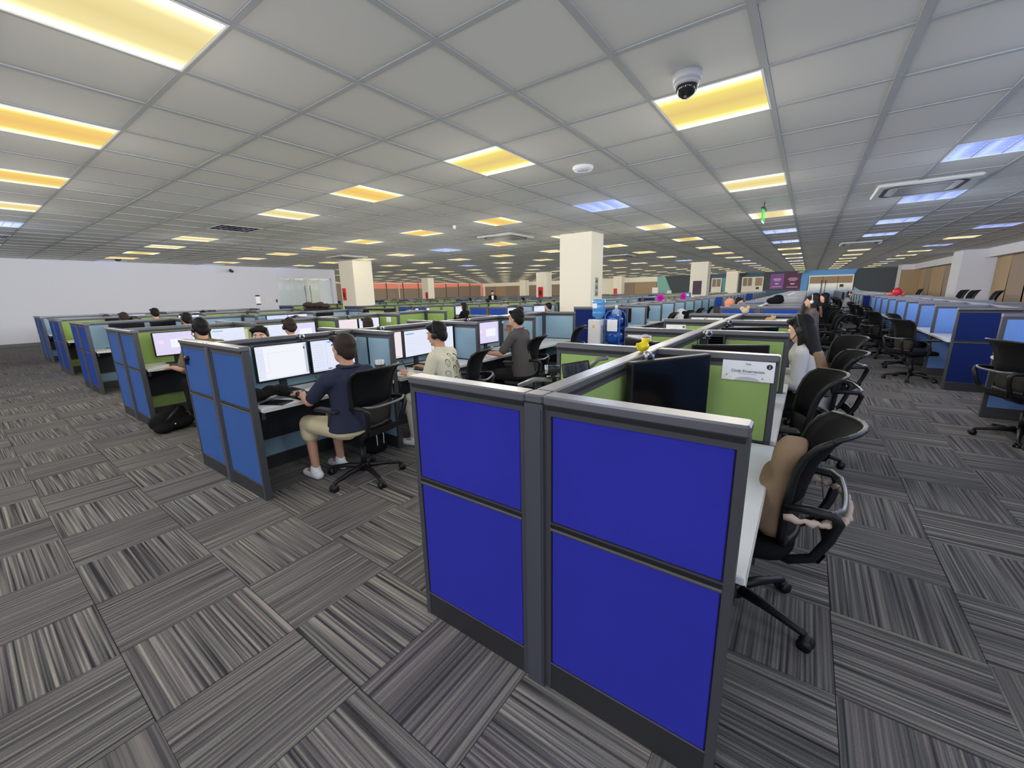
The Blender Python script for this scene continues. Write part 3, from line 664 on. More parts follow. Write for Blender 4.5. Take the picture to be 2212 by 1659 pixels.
# ================================================================== CHAIRS
def chair_parts(high=False, arms=True):
    """office chair facing +Y, origin on the floor under its gas column"""
    P = []
    P.append(('gas_column', MB().cyl((0, 0, .10), (0, 0, .28), .026, n=12).cyl((0, 0, .26), (0, 0, .40), .016, n=10).cyl((0, 0, .07), (0, 0, .13), .045, .035, 12).mesh('gas_column', M_BLK), []))
    P.append(('mechanism', MB().rbox(-.10, .10, -.13, .10, .385, .425, .01).mesh('mechanism', M_BLK2), []))
    for q in range(5):
        a = 2*PI*q/5 + PI/2 + .3; ca, sa = math.cos(a), math.sin(a)
        leg = MB().tube([(.03*ca, .03*sa, .105), (.16*ca, .16*sa, .098), (.29*ca, .29*sa, .075), (.315*ca, .315*sa, .068)], [.026, .022, .017, .014], 6, flat=1.0)
        cm = MB(); nx, ny = -sa, ca
        for s in (-1, 1):
            c = Vector((.318*ca, .318*sa, .029)); cm.cyl(c+Vector((nx, ny, 0))*s*.006, c+Vector((nx, ny, 0))*s*.026, .029, n=12)
        cm.cyl((.315*ca, .315*sa, .04), (.315*ca, .315*sa, .072), .009, n=8); cm.ell((.315*ca, .315*sa, .045), (.026, .026, .022), 8, 5)
        P.append(('base_leg', leg.mesh('base_leg', M_BLK), [('caster', cm.mesh('caster', M_BLK))]))
    # seat cushion with waterfall front
    rs = []
    for z, kx, ky, dz in ((.425, .20, .19, 0), (.435, .235, .225, 0), (.462, .245, .235, 0), (.485, .235, .225, .004), (.492, .20, .19, .006)):
        ring = []
        for i in range(24):
            t = 2*PI*i/24; cx_, sy_ = math.cos(t), math.sin(t); e = .55
            x = kx*math.copysign(abs(cx_)**e, cx_); y = .02+ky*math.copysign(abs(sy_)**e, sy_)
            ring.append((x, y, z + dz - (.02*max(0, (y-.12)/.12)**2)))
        rs.append(ring)
    P.append(('seat', MB().rings(rs).mesh('seat', M_SEAT), []))
    H_ = .34 if high is True else 0
    CV = [.040, .042, .046, .052, .060, .070, .082, .092, .100]
    prof = [(-.200, .50), (-.202, .56), (-.206, .62), (-.214, .68), (-.230, .76), (-.250, .84), (-.282, .905), (-.325, .955), (-.375, .985)]
    prof = [(y, z + H_*max(0, (z-.62))/.36) for y, z in prof]
    wid = [.165, .180, .192, .205, .212, .220, .228, .235, .225]
    n = 9
    def surf(r0, r1, th, inset=0, off=0):
        mb = MB(); g = []
        for s_ in (0, 1):
            rows = []
            for r in range(r0, r1+1):
                y, z = prof[r]; wd = wid[r]-inset
                rows.append([(wd*(2*c/(n-1)-1), y - s_*th + off + CV[r]*(2*c/(n-1)-1)**2, z + (.014*(1-(2*c/(n-1)-1)**2) if r == len(prof)-1 else 0)) for c in range(n)])
            g.append(rows)
        nr = r1-r0+1; V = [p for s_ in g for row in s_ for p in row]; F = []
        o = nr*n
        for r in range(nr-1):
            for c in range(n-1):
                a = r*n+c; F.append((a, a+1, a+n+1, a+n)); F.append((o+a, o+a+n, o+a+n+1, o+a+1))
        for r in range(nr-1):
            a = r*n; F.append((a, a+n, o+a+n, o+a)); a = r*n+n-1; F.append((a, o+a, o+a+n, a+n))
        for c in range(n-1):
            F.append((c, o+c, o+c+1, c+1)); a = (nr-1)*n+c; F.append((a, a+1, o+a+1, o+a))
        return mb.add(V, F, 0, True)
    P.append(('back_mesh', surf(3, 8, .010, .012).mesh('back_mesh', M_MESH), []))
    def edge(sgn, r0, r1): return [(sgn*wid[r], prof[r][0]+CV[r]-.005, prof[r][1]) for r in range(r0, r1+1)]
    fr = MB().tube(edge(-1, 0, 8), [.017, .017, .016, .016, .015, .014, .013, .012, .010], 8).tube(edge(1, 0, 8), [.017, .017, .016, .016, .015, .014, .013, .012, .010], 8)
    fr.tube([(wid[8]*(2*c/8-1), prof[8][0]-.004+CV[8]*(2*c/8-1)**2, prof[8][1]+.014*(1-(2*c/8-1)**2)) for c in range(9)], .010, 8)
    fr.tube([(wid[0]*(2*c/8-1), prof[0][0]-.006+CV[0]*(2*c/8-1)**2, prof[0][1]) for c in range(9)], .020, 8)
    for sg in (-1, 1):
        fr.tube([(sg*.215, -.165, .690), (sg*.225, -.25, .702), (sg*.218, -.315, .700), (sg*.205, -.335, .670), (sg*.190, -.315, .58), (sg*.175, -.275, .48), (sg*.16, -.20, .435), (sg*.10, -.10, .415)], [.014, .019, .020, .020, .019, .019, .020, .022], 8)
    fr.add(*(lambda n_: ([(.178*(2*c/n_-1)*(1+.10*r), -.283-.018*r-.02*(1-(2*c/n_-1)**2)-q*.014, .465+.055*r) for q in (0, 1) for r in (0, 1) for c in range(n_+1)],
            [(c, c+1, n_+2+c, n_+1+c) for c in range(n_)]+[(2*(n_+1)+c, 3*(n_+1)+c, 3*(n_+1)+c+1, 2*(n_+1)+c+1) for c in range(n_)]+[(n_+1+c, n_+2+c, 3*(n_+1)+c+1, 3*(n_+1)+c) for c in range(n_)]+[(c, 2*(n_+1)+c, 2*(n_+1)+c+1, c+1) for c in range(n_)]))(8))
    P.append(('back_frame', fr.mesh('back_frame', M_BLK), []))
    P.append(('lumbar_panel', surf(0, 3, .012, .012).mesh('lumbar_panel', M_OLIVE), []))
    tr = MB().tube([(.222*(2*c/8-1), -.335-.02*(1-(2*c/8-1)**2)+(.03 if c in (0, 8) else 0), .700+(.006*max(0, abs(c-4)-2))) for c in range(9)], .0105, 6)
    P.append(('lumbar_rim_highlight', tr.mesh('lumbar_rim_highlight', M_SILVER), []))  # rear rim bar; its silver grey paints the highlight along the edge
    for s in (-1, 1) if arms else ():
        am = MB().tube([(s*.285, -.02, .668), (s*.285, -.01, .60), (s*.275, .03, .50), (s*.235, .03, .435), (s*.12, .02, .41)], [.024, .024, .022, .018, .016], 8, flat=.75)
        pad = MB().rbox(s*.29-.04, s*.29+.04, -.12, .13, .664, .690, .012)
        P.append(('armrest', am.mesh('armrest', M_BLK2), [('arm_pad', pad.mesh('arm_pad', M_BLK2))]))
    return P
CH = {False: chair_parts(False), True: chair_parts(True), 'plain': chair_parts(False, False)}
def chair(x, y, face, label, group=None, high=False):
    """face: world angle (degrees) the sitter looks towards; +X = 0"""
    t = thing('office_chair', label, 'chair', (x, y, 0), math.radians(face-90), group)
    for nm, me, subs in CH[high]:
        p = link(nm, me, t)
        for sn, sm in subs: link(sn, sm, p)
    return t
chair(.58, .87, 178, 'black mesh chair with a brown lumbar cushion strapped on, nearest chair of all', high='plain')
chair(.60, 2.02, 190, 'black mesh chair tucked in behind the one with the brown cushion')
chair(.80, 3.18, 186, 'black mesh chair under the woman in the white cardigan')
chair(.92, 4.45, 205, 'empty black chair turned away, just past the woman in the white cardigan')
chair(-2.25, .74, 188, 'black chair under the man in the navy polo')
chair(-2.16, 1.86, 205, 'black mesh chair beside the man in the printed white top')
chair(-2.32, 3.25, 195, 'black chair under the man in the dark grey tee')
chair(-2.50, 4.75, 200, 'lone empty black chair at the end of the pale blue row')
chair(ix(1)-.98, .78, 0, 'black chair hidden under the man whose forehead shows over the panel')
chair(ix(2)+1.02, .75, 185, 'black chair under the man in the olive tee')
chair(ix(2)+1.02, 1.90, 182, 'black chair under the short-haired person at the second green desk')
chair(ix(2)+1.0, 3.2, 182, 'black chair under the dark-haired person at the third green desk')
rc = random.Random(21)
WH = ['nearest the big shaded blue end panel', 'second from the big shaded blue end panel', 'third from the big shaded blue end panel', 'fourth from the big shaded blue end panel', 'fifth from the big shaded blue end panel', 'sixth from the big shaded blue end panel', 'seventh from the big shaded blue end panel', 'eighth from the big shaded blue end panel']
CRY = [7.95, 9.25, 10.6, 11.9, 13.1, 14.4, 15.7, 17.0]
for k, (fx, fa) in enumerate(((2.22, 25), (2.32, -22), (2.12, 22), (2.22, -8), (2.25, -25), (2.18, 15), (2.1, 12), (2.2, -15))):
    chair(fx, CRY[k], fa, 'black mesh chair at the cool blue dividers, '+WH[k], 'chairs along the cool blue dividers')
chair(2.58, 4.86, 20, 'black chair cut off by the picture edge, nearest on that side')
for k, (fy, fx) in enumerate(((21.1, 2.05), (22.6, 2.0), (23.9, 2.1), (25.2, 2.0))): chair(fx, fy, rc.uniform(-20, 25), 'black chair far down the aisle at pale dividers, %s there' % ORD[k], 'chairs far down the aisle')
for k, fy in enumerate((14.2, 15.9, 16.9, 23.0)): chair(4.25, fy, 180+rc.uniform(-10, 10), 'dark high-back chair top over the blue island by the pillars, %s' % ORD[k], 'high-back chairs by the pillars', high=True)
for k, (fx, fy, fa) in enumerate(((-2.02, 8.55, 200), (-2.1, 9.0, 205), (-2.0, 10.2, 205), (-2.02, 11.6, 200), (-2.0, 13.0, 190))): chair(fx, fy, fa, 'black chair behind the water dispenser at pale dividers, %s' % ORD[k], 'chairs behind the water dispenser')
for k, (fx, fy, fa) in enumerate(((1.02, 9.0, 185), (1.05, 10.9, 190), (1.0, 12.4, 185), (1.05, 13.8, 180))): chair(fx, fy, fa, 'black chair on the aisle side of the long green island, %s' % ORD[k], 'chairs of the long green island')

# brown cushion on the nearest chair, with its scrunched strap
a_ = math.radians(178-90)
t = thing('lumbar_cushion', 'brown padded back cushion strapped to the nearest black chair', 'cushion', (.58, .87, 0), a_)
cb = MB(); rs = []
for z, hw, y0, y1 in ((.50, .10, -.165, -.12), (.515, .165, -.185, -.075), (.56, .185, -.186, -.042), (.63, .190, -.185, -.025), (.69, .180, -.188, -.030), (.735, .165, -.190, -.06), (.765, .150, -.190, -.100), (.80, .150, -.195, -.088), (.85, .145, -.205, -.092), (.880, .125, -.210, -.112), (.893, .08, -.20, -.14)):
    ring = []
    for i in range(28):
        tt = 2*PI*i/28; c_, s_ = math.cos(tt), math.sin(tt); e = .6
        ring.append((hw*math.copysign(abs(c_)**e, c_), (y0+y1)/2+(y1-y0)/2*math.copysign(abs(s_)**e, s_), z))
    rs.append(ring)
cb.rings(rs).build('pad', fabric('brown_velour', rgb(160, 134, 110)), t)
st = MB(); pts = []; rad = []
for k in range(61):
    an = PI*(1+k/60)
    c_, s_ = math.cos(an), math.sin(an)
    pts.append((.238*math.copysign(abs(c_)**.6, c_), -.165-.205*abs(s_)**.7, .655+.005*math.sin(k*1.9))); rad.append(.0125+.004*math.sin(k*1.3))
st.tube(pts, rad, 8).build('strap', fabric('scrunched_strap', rgb(206, 184, 168)), t)

# ================================================================== SCREENS
def screen_mesh(kind, wd, hg):
    """flat picture on the glass, facing +X; x = 0 plane, y across (seen from +X the left side is -Y), z up"""
    mb = MB(); ms = []
    def q(y0, y1, z0, z1, m, lift=0):
        if m not in ms: ms.append(m)
        x = .0004+.0003*lift
        mb.poly([(x, -wd/2+y0*wd, z0*hg), (x, -wd/2+y1*wd, z0*hg), (x, -wd/2+y1*wd, z1*hg), (x, -wd/2+y0*wd, z1*hg)], ms.index(m))
    S = M_SCR
    if kind == 'off': q(0, 1, 0, 1, M_GLOSS)
    elif kind == 'doc':
        q(0, 1, 0, 1, S['white']); q(0, 1, .96, 1, S['pale'], 1); q(.0, .13, .05, .95, S['pale'], 1); q(.2, .8, .78, .785, S['grey'], 2); q(.13, .135, .2, .95, S['grey'], 2); q(.22, .225, .2, .8, S['grey'], 2); q(.135, .225, .2, .206, S['grey'], 2)
        for k in range(9): q(.02, .10, .30+.06*k, .306+.06*k, S['grey'], 2)
        q(0, 1, 0, .045, S['pale'], 1); q(.93, .96, .80, .88, S['ink'], 2); q(.94, 1, .06, .96, S['grey'], 1)
    elif kind == 'mail':
        q(0, 1, 0, 1, S['blue']); q(.0, .32, .05, .97, S['pale'], 1); q(.34, .98, .08, .9, S['pale'], 1)
        for k in range(10): q(.03, .28, .14+.08*k, .150+.08*k, S['grey'], 2)
        for z in (.62, .40, .20): q(.60, .95, z, z+.006, S['grey'], 2)
        q(.56, .565, .5, .7, S['ink'], 2); q(.34, .42, .045, .075, S['ink'], 2); q(.38, .46, .9, .95, S['accent'], 2); q(0, 1, 0, .03, S['grey'], 1)
    elif kind == 'app':
        q(0, 1, 0, 1, S['pale']); q(.05, .35, .86, .90, S['accent'], 1)
        for k in range(6): q(.06, .9, .2+.1*k, .206+.1*k, S['grey'], 1)
    elif kind == 'pink':
        q(0, 1, 0, 1, S['pink']); q(.06, .9, .05, .06, S['ink'], 1)
        for k in range(5): q(.1, .8, .3+.12*k, .305+.12*k, S['grey'], 1)
    elif kind == 'lilac':
        q(0, 1, 0, 1, S['lilac']); q(.08, .9, .86, .865, S['grey'], 1); q(.1, .22, .5, .66, S['pink'], 1); q(.38, .86, .3, .68, S['white'], 1)
    elif kind == 'call':
        q(0, 1, 0, 1, S['blue']); q(.3, .75, .1, .75, S['teal'], 1); q(.45, .6, .1, .5, S['pink'], 2); q(.47, .58, .5, .66, S['ink'], 2)
    return mb, ms
SCRC = {}
def monitor(x, y, zb, face, kind, label, wd=.53, hg=.30, tilt=0.0, stand=True, group=None, zdesk=.728):
    """zb: lower edge of the screen; face: world angle the screen looks towards"""
    t = thing('monitor', label, 'monitor', (x, y, zb), math.radians(face), group)
    key = (kind, round(wd, 2), round(hg, 2))
    if key not in SCRC:
        mb, ms = screen_mesh(kind, wd, hg)
        SCRC[key] = mb.mesh('screen', ms)
        SCRC[key+('b',)] = MB().rbox(-.042, 0, -wd/2-.010, wd/2+.010, -.018, hg+.010, .004).rbox(-.06, -.04, -wd*.3, wd*.3, .04, hg*.8, .006).mesh('housing', M_BLK)
    link('housing', SCRC[key+('b',)], t); link('screen', SCRC[key], t, (.0004, 0, 0))
    if stand:
        h = zb-zdesk
        s = MB().rbox(-.075, -.045, -.03, .03, -h+.012, .12, .006).rbox(-.15, .09, -.11, .11, -h, -h+.012, .004)
        s.build('stand', M_BLK2, t)
    return t
# pale blue row (screens look towards +X)
X1 = ix(1)+.24
for y, k, lb in ((.46, 'doc', 'lit monitor with a white document page, first on the navy polo man\'s desk'), (.92, 'mail', 'lit monitor with a bluish mail window in front of the navy polo man'), (1.52, 'pink', 'lit monitor with a pinkish page beside the webcam, on the printed-top man\'s desk'), (1.96, 'app', 'lit monitor right in front of the man in the printed white top'), (2.33, 'app', 'lit monitor showing behind the neck of the man in the printed white top'), (2.80, 'pink', 'narrow sliver of lit monitor past the divider, on the grey tee man\'s desk'), (3.24, 'lilac', 'lit lilac monitor the man in the grey tee is watching')):
    monitor(X1+.06*((y*7) % 1), y+iy(1)*.5, .862, 0 if y < 1.2 else (4 if y < 2 else -3), k, lb, .425, .285)
X2 = ix(2)+.36
for y, k, lb in ((.50, 'lilac', 'lit monitor with a pop-up window, in front of the man in the olive tee'), (1.12, 'app', 'lit monitor just behind the shoulder of the man in the olive tee'), (1.72, 'app', 'lit monitor left of the short-haired person at the second green desk'), (2.18, 'lilac', 'lit monitor right of the short-haired person at the second green desk'), (2.98, 'pink', 'lit monitor with a grey sidebar left of the long dark hair'), (3.45, 'app', 'lit monitor behind the long dark hair')):
    monitor(X2, y+iy(2)*.5, .85, 0, k, lb, .43, .285)
X3 = ix(3)+.30
for y, k, lb in ((.56, 'off', 'dark monitor on pale blue, first of the pair at the second blue end panel'), (1.12, 'off', 'dark monitor on pale blue, second of the pair at the second blue end panel'), (3.15, 'call', 'lit monitor showing a video call picture'), (3.62, 'app', 'lit monitor right of the video call picture'), (4.3, 'off', 'dark monitor right of the video call screens')):
    monitor(X3, y+iy(3), .85, 0, k, lb, .46, .30)
monitor(ix(4)+.3, 1.25, .85, 0, 'off', 'dark monitor whose upper edge shows over the third green panel', .46, .30)
for q, (kk, yy_) in enumerate(((4, 2.6), (5, 2.2), (5, 3.6))): monitor(ix(kk)+.3, yy_, .85, 0, 'app', 'sliver of lit monitor near the plain white wall, %s of three' % ORD[q], .46, .30, group='lit monitors near the plain white wall')
# nearest island
monitor(.215, .92, .845, -30, 'off', 'big black switched-off monitor, nearest, beside the yellow duck', .50, .35)
monitor(.30, 2.18, .80, -66, 'off', 'black monitor next to the keyboard hung on the green divider', .50, .32)
monitor(.30, 3.44, .83, -60, 'off', 'black tilted monitor two dividers behind the nearest one', .50, .32)
monitor(-.35, 2.1, .86, 232, 'off', 'black monitor corner peeking past the nearest rail on the far flank', .42, .28)
# behind the water dispenser and further
monitor(ix(1)+.45, 7.95, .83, -45, 'off', 'black monitor on pale blue just behind the blue bottle rack', .44, .30)
monitor(ix(1)+.5, 9.35, .83, -20, 'off', 'narrow black monitor beside the headset hung on pale blue', .40, .30)
for q, (x, y, bx_, by_) in enumerate(((-8.95, 9.3, ix(3), Y2-.35+iy(3)+CW), (-6.0, 8.12, ix(2), Y2-.35+iy(2)), (-6.0, 9.64, ix(2), Y2-.35+iy(2)+CW), (-9.1, 7.7, ix(3), Y2-.35+iy(3)))):
    desk(bx_, by_, 1, 'white desk under a lit screen in the middle rows, %s' % ORD[q], 'desks under lit screens in the middle distance')
    monitor(x, y, .86, -20, 'app', 'lit screen among the rows of the middle distance, %s' % ORD[q], .46, .27, group='lit screens in the middle distance', zdesk=.73)
# ================================================================== PEOPLE
DG = None
def remesh(mb, voxel, name, material, smooth=6):
    me = mb.mesh(name, material)
    o = bpy.data.objects.new('tmp', me); COL.objects.link(o)
    rm = o.modifiers.new('r', 'REMESH'); rm.mode = 'VOXEL'; rm.voxel_size = voxel; rm.use_smooth_shade = True
    sm = o.modifiers.new('s', 'SMOOTH'); sm.iterations = smooth; sm.factor = .5
    dg = bpy.context.evaluated_depsgraph_get(); dg.update()
    out = bpy.data.meshes.new_from_object(o.evaluated_get(dg)); out.name = name
    bpy.data.objects.remove(o); bpy.data.meshes.remove(me)
    out.materials.clear(); out.materials.append(material)
    for p in out.polygons: p.use_smooth = True
    return out
SKIN = mat('skin', rgb(206, 156, 128), .55, spec=.3); SKIN2 = mat('skin_light', rgb(222, 176, 150), .55, spec=.3)
HAIR = mat('hair_black', rgb(27, 25, 25), .6, spec=.25); HAIR_B = mat('hair_brown', rgb(54, 43, 38), .6, spec=.25); HAIR_O = mat('hair_ombre', rgb(150, 116, 84), .5, spec=.3)
LIP = mat('lips', rgb(170, 104, 96), .5); EYEW = mat('eye_white', rgb(235, 230, 225), .3); EYEB = mat('eye_dark', rgb(30, 22, 20), .2)
def person(label, loc, face, shirt, pants, hair=None, skin=None, lean=.05, hz=1.18, hl=None, hr=None, sleeve='short', legs='long', shoe=None, hairstyle='short', turn=0, nod=0, detail=True, stand=False, roll=0, elbow=None, head_off=(0, 0), extras=None):
    """seated figure: local +Y is where the sitter looks, origin on the floor under the hips"""
    hair = hair or HAIR; skin = skin or SKIN
    v = .0085 if detail else .015
    t = thing('person', label, 'person', (loc[0], loc[1], 0), math.radians(face-90))
    zs = 0 if not stand else .42
    dz = hz-1.18-(.42 if stand else 0); hip = Vector((0, 0, .545+zs)); waist = Vector((0, lean*.25, .72+zs+dz*.45)); chest = Vector((0, lean*.75, .92+zs+dz*.9)); neck = Vector((0, lean, hz-.135))
    sh = [Vector((s*.175, lean*.85, hz-.20)) for s in (-1, 1)]
    hands = [Vector(hl or (-.17, .42, .775)), Vector(hr or (.17, .42, .775))]
    head = neck+Vector((head_off[0], .035+head_off[1], .135))
    R = Matrix.Rotation(math.radians(turn), 3, 'Z') @ Matrix.Rotation(math.radians(nod), 3, 'X') @ Matrix.Rotation(math.radians(roll), 3, 'Y')
    H = lambda x, y, z: head + R @ Vector((x, y, z))
    elb = []
    for k, s in enumerate((-1, 1)):
        a, b = sh[k], hands[k]; d = b-a; mid = (a+b)/2; L_ = d.length; up_, lo_ = .285, .255
        hgt = math.sqrt(max(.0009, (.27)**2-(L_/2)**2))
        pole = Vector((s*.35, -.35, -.8)) if not elbow else Vector(elbow[k])
        pole = (pole-d*(pole.dot(d)/max(1e-6, d.length_squared))).normalized()
        elb.append(mid+pole*hgt)
    knees = [Vector((s*.12, .42, .50)) for s in (-1, 1)]; ank = [Vector((s*.12, .40, .085)) for s in (-1, 1)]
    if stand: knees = [Vector((s*.10, .03, .50)) for s in (-1, 1)]; ank = [Vector((s*.11, .0, .085)) for s in (-1, 1)]
    hips = [hip+Vector((s*.085, .01, -.03)) for s in (-1, 1)]
    def torso(mb, g):
        rs = []
        for c, rx, ry in (((hip+Vector((0, 0, -.08)), .150, .115) if g < 0 else (hip+Vector((0, 0, -.045)), .180, .146)), (hip+Vector((0, 0, .03)), .165+.5*max(0, g), .125+.5*max(0, g)), (waist, .148, .108), (chest, .168, .115), (Vector((0, lean*.85, min(chest.z+.085, neck.z-.075))), .165, .108), (neck+Vector((0, 0, -.055)), .115, .085), (neck+Vector((0, 0, -.005)), .066, .062)):
            rs.append([tuple(c+Vector((math.cos(a)*(rx+g), math.sin(a)*(ry+g), 0))) for a in [2*PI*i/20 for i in range(20)]])
        mb.rings(rs)
        for k in (0, 1): mb.ell(sh[k]+Vector((0, 0, -.015)), (.052+g, .056+g, .050+g), 12, 8)
        for k, s in enumerate((-1, 1)) if g > 0 else (): mb.cap(neck+Vector((s*.03, 0, -.030)), .050+g, sh[k]+Vector((0, 0, -.005)), .046+g, 10)
    # --- body
    b = MB(); torso(b, -.032)
    b.cap(neck+Vector((0, .004, -.015)), .052, head+R @ Vector((0, -.012, -.05)), .052, 12)
    b.ell(H(0, -.012, .030), (.071, .092, .092), 16, 12, rot=R); b.ell(H(0, .022, -.045), (.056, .064, .066), 14, 10, rot=R); b.ell(H(0, .050, -.082), (.030, .032, .024), 10, 8, rot=R)
    b.ell(H(0, .060, .005), (.052, .028, .05), 12, 8, rot=R)
    b.cap(H(0, .078, .018), .009, H(0, .100, -.020), .013, 8); b.ell(H(0, .092, -.024), (.020, .012, .010), 8, 6, rot=R)
    b.ell(H(0, .078, -.052), (.026, .012, .012), 8, 6, rot=R)
    for s in (-1, 1): b.ell(H(s*.073, -.008, -.008), (.011, .020, .032), 8, 7, rot=R)
    for k, s in enumerate((-1, 1)):
        b.cap(sh[k], .042, elb[k], .038, 10); b.cap(elb[k], .040, hands[k].lerp(elb[k], .14), .026, 10)
        d = (hands[k]-elb[k]).normalized(); side = Vector((0, 0, 1)).cross(d)
        side = side.normalized() if side.length > 1e-3 else Vector((1, 0, 0)); dn = d.cross(side)
        palm0 = hands[k].lerp(elb[k], .10); palm1 = palm0+d*.065
        for o_ in (-.026, -.009, .009, .026): b.cap(palm0+side*o_*.7, .014, palm1+side*o_, .013, 8)
        if dn.z > 0: dn = -dn
        if detail:
            for f, (o_, L_) in enumerate(((-.030, .058), (-.010, .072), (.010, .076), (.030, .066))):
                p0 = palm1+side*o_; p1 = p0+d*L_*.5+dn*.006; p2 = p1+d*L_*.42+dn*.022
                b.cap(p0, .0098, p1, .0092, 8); b.cap(p1, .0092, p2, .0080, 8)
            q0 = palm0+side*(-s)*.030+d*.008; q1 = q0+side*(-s)*.028+d*.030+dn*.010; q2 = q1+d*.030+dn*.008
            b.cap(q0, .0125, q1, .0110, 8); b.cap(q1, .011, q2, .0090, 8)
        else: b.ell(palm1+d*.03, (.035, .035, .022), 8, 6)
        b.cap(hips[k], .078, knees[k], .056, 10); b.cap(knees[k], .052, ank[k]+Vector((0, 0, .04)), .034, 10); b.cap(ank[k], .034, ank[k]+Vector((0, .12, -.045)), .030, 8)
    body = link('body', remesh(b, v, 'body', skin), t)
    # --- face
    if detail:
        for s in (-1, 1):
            MB().ell(H(s*.030, .072, .012), (.0135, .010, .0095), 10, 7, rot=R).build('eye', EYEW, t)
            MB().ell(H(s*.030, .0795, .012), (.0065, .0045, .0070), 8, 6, rot=R).build('iris', EYEB, t)
            MB().tube([tuple(H(s*.014, .086, .034)), tuple(H(s*.030, .083, .040)), tuple(H(s*.047, .070, .035))], .0042, 6).build('eyebrow', hair, t)
        MB().tube([tuple(H(-.022, .080, -.052)), tuple(H(0, .091, -.050)), tuple(H(.022, .080, -.052))], [.003, .0055, .003], 6).build('lips', LIP, t)
    # --- hair
    hm = MB()
    hm.ell(H(0, -.024, .052), (.083, .094, .082), 18, 12, rot=R); hm.ell(H(0, -.058, -.002), (.074, .052, .080), 14, 10, rot=R)
    for s in (-1, 1): hm.ell(H(s*.062, -.028, .020), (.022, .05, .058), 10, 8, rot=R)
    rr = random.Random(hash(label) % 1000 if False else len(label))
    for k in range(9):
        a = PI*(.08+.84*k/8); hm.ell(H(.070*math.cos(a), .030+.032*math.sin(a), .088+rr.uniform(-.004, .006)), (.024, .026, .022), 8, 6, rot=R)
    if hairstyle == 'long':
        for k in range(9):
            x0 = -.080+.020*k; bow = .03*(1-(x0/.08)**2)
            hm.cap(H(x0*.9, -.055-bow, .0), .034, head+Vector((x0*1.2, -.095-bow-lean*.2, -.20)), .030, 8); hm.cap(head+Vector((x0*1.2, -.095-bow-lean*.2, -.20)), .030, head+Vector((x0*1.35+.006*(k % 3-1), -.120-bow-lean*.5, -.33)), .016, 8)
        for s in (-1, 1): hm.cap(H(s*.074, .012, .03), .022, H(s*.080, .0, -.06), .022, 8); hm.cap(H(s*.080, .0, -.06), .022, head+Vector((s*.096, -.03, -.20)), .018, 8)
    elif hairstyle == 'bob':
        for k in range(7):
            a = PI+PI*k/6; hm.cap(H(.070*math.cos(a), -.02+.055*math.sin(a), .0), .030, H(.074*math.cos(a), -.02+.062*math.sin(a), -.11), .026, 8)
    elif hairstyle == 'hood':
        hm.ell(H(0, -.015, .02), (.105, .115, .125), 16, 12, rot=R); hm.ell(H(0, -.07, -.12), (.11, .08, .08), 12, 9, rot=R)
    hr_o = link('hair' if hairstyle != 'hood' else 'hood', remesh(hm, .010 if detail else .016, 'hair', hair, 3), t)
    if hairstyle == 'long':
        om = MB()
        for k in range(9):
            x0 = -.078+.0195*k; bow = .03*(1-(x0/.08)**2)
            om.cap(head+Vector((x0*1.22, -.102-bow-lean*.22, -.20)), .030, head+Vector((x0*1.45, -.130-bow-lean*.45, -.33)), .022, 8); om.cap(head+Vector((x0*1.45, -.130-bow-lean*.45, -.33)), .022, head+Vector((x0*1.55+.012*(k % 3-1), -.150-bow-lean*.55, -.44-.012*(k % 2))), .010, 8)
        link('hair_ends', remesh(om, .011, 'hair_ends', HAIR_O, 2), t)
    # --- clothes
    g = .010
    s_ = MB(); torso(s_, g)
    for k in (0, 1):
        if sleeve == 'short': e = sh[k].lerp(elb[k], .80); s_.cap(sh[k], .050+g, e, .050+g*.6, 12)
        else: s_.cap(sh[k], .052+g, elb[k], .046+g, 12); s_.cap(elb[k], .046+g, hands[k].lerp(elb[k], .20), .034+g*.8, 12)
    s_.rings([[tuple(neck+Vector((math.cos(a)*r, math.sin(a)*r*.95-.004, z))) for a in [2*PI*i/18 for i in range(18)]] for r, z in ((.085, -.045), (.076, .000), (.072, .018))])
    so = link('shirt', remesh(s_, v*1.1, 'shirt', shirt, 5), t)
    p_ = MB()
    p_.rings([[tuple(hip+Vector((math.cos(a)*rx, math.sin(a)*ry, z))) for a in [2*PI*i/18 for i in range(18)]] for rx, ry, z in ((.120, .10, -.115), (.172, .140, -.07), (.174, .136, .02), (.160, .124, .07))])
    for k in (0, 1):
        p_.cap(hips[k], .094, knees[k], .074, 12)
        if legs == 'long': p_.cap(knees[k], .072, ank[k]+Vector((0, -.005, .045)), .052, 12)
        else: p_.cap(knees[k], .074, knees[k].lerp(ank[k], .22), .074, 12)
    link('trousers' if legs == 'long' else 'shorts', remesh(p_, v*1.2, 'trousers', pants, 5), t)
    for k in (0, 1):
        f = MB(); a = ank[k]
        f.cap((a.x, a.y-.03, .045), .044, (a.x, a.y+.15, .036), .036, 10); f.cap((a.x, a.y, .05), .046, (a.x, a.y+.01, .10), .044, 10)
        link('shoe', remesh(f, .010, 'shoe', shoe or M_BLK2, 3), t)
    if extras: extras(t, H, R, elb, hands, sh, neck, head)
    return t
def wear(name, r=.9):
    return lambda *c: fabric(name, rgb(*c), .06)
def headset(colr, cups=True, mic=1):
    def f(t, H, R, elb, hands, sh, neck, head):
        hs = MB()
        hs.tube([tuple(H(.088*math.cos(a), -.012, .012+.128*math.sin(a))) for a in [PI*k/12 for k in range(13)]], .0075, 6)
        for s in (-1, 1): hs.ell(H(s*.086, -.008, -.004), (.020, .034, .036), 10, 8, rot=R)
        if mic: hs.tube([tuple(H(mic*.090, .0, -.01)), tuple(H(mic*.085, .05, -.06)), tuple(H(mic*.05, .095, -.085))], .0042, 6); hs.ell(H(mic*.045, .098, -.086), (.012, .008, .008), 8, 6)
        hs.build('headset', colr, t)
    return f
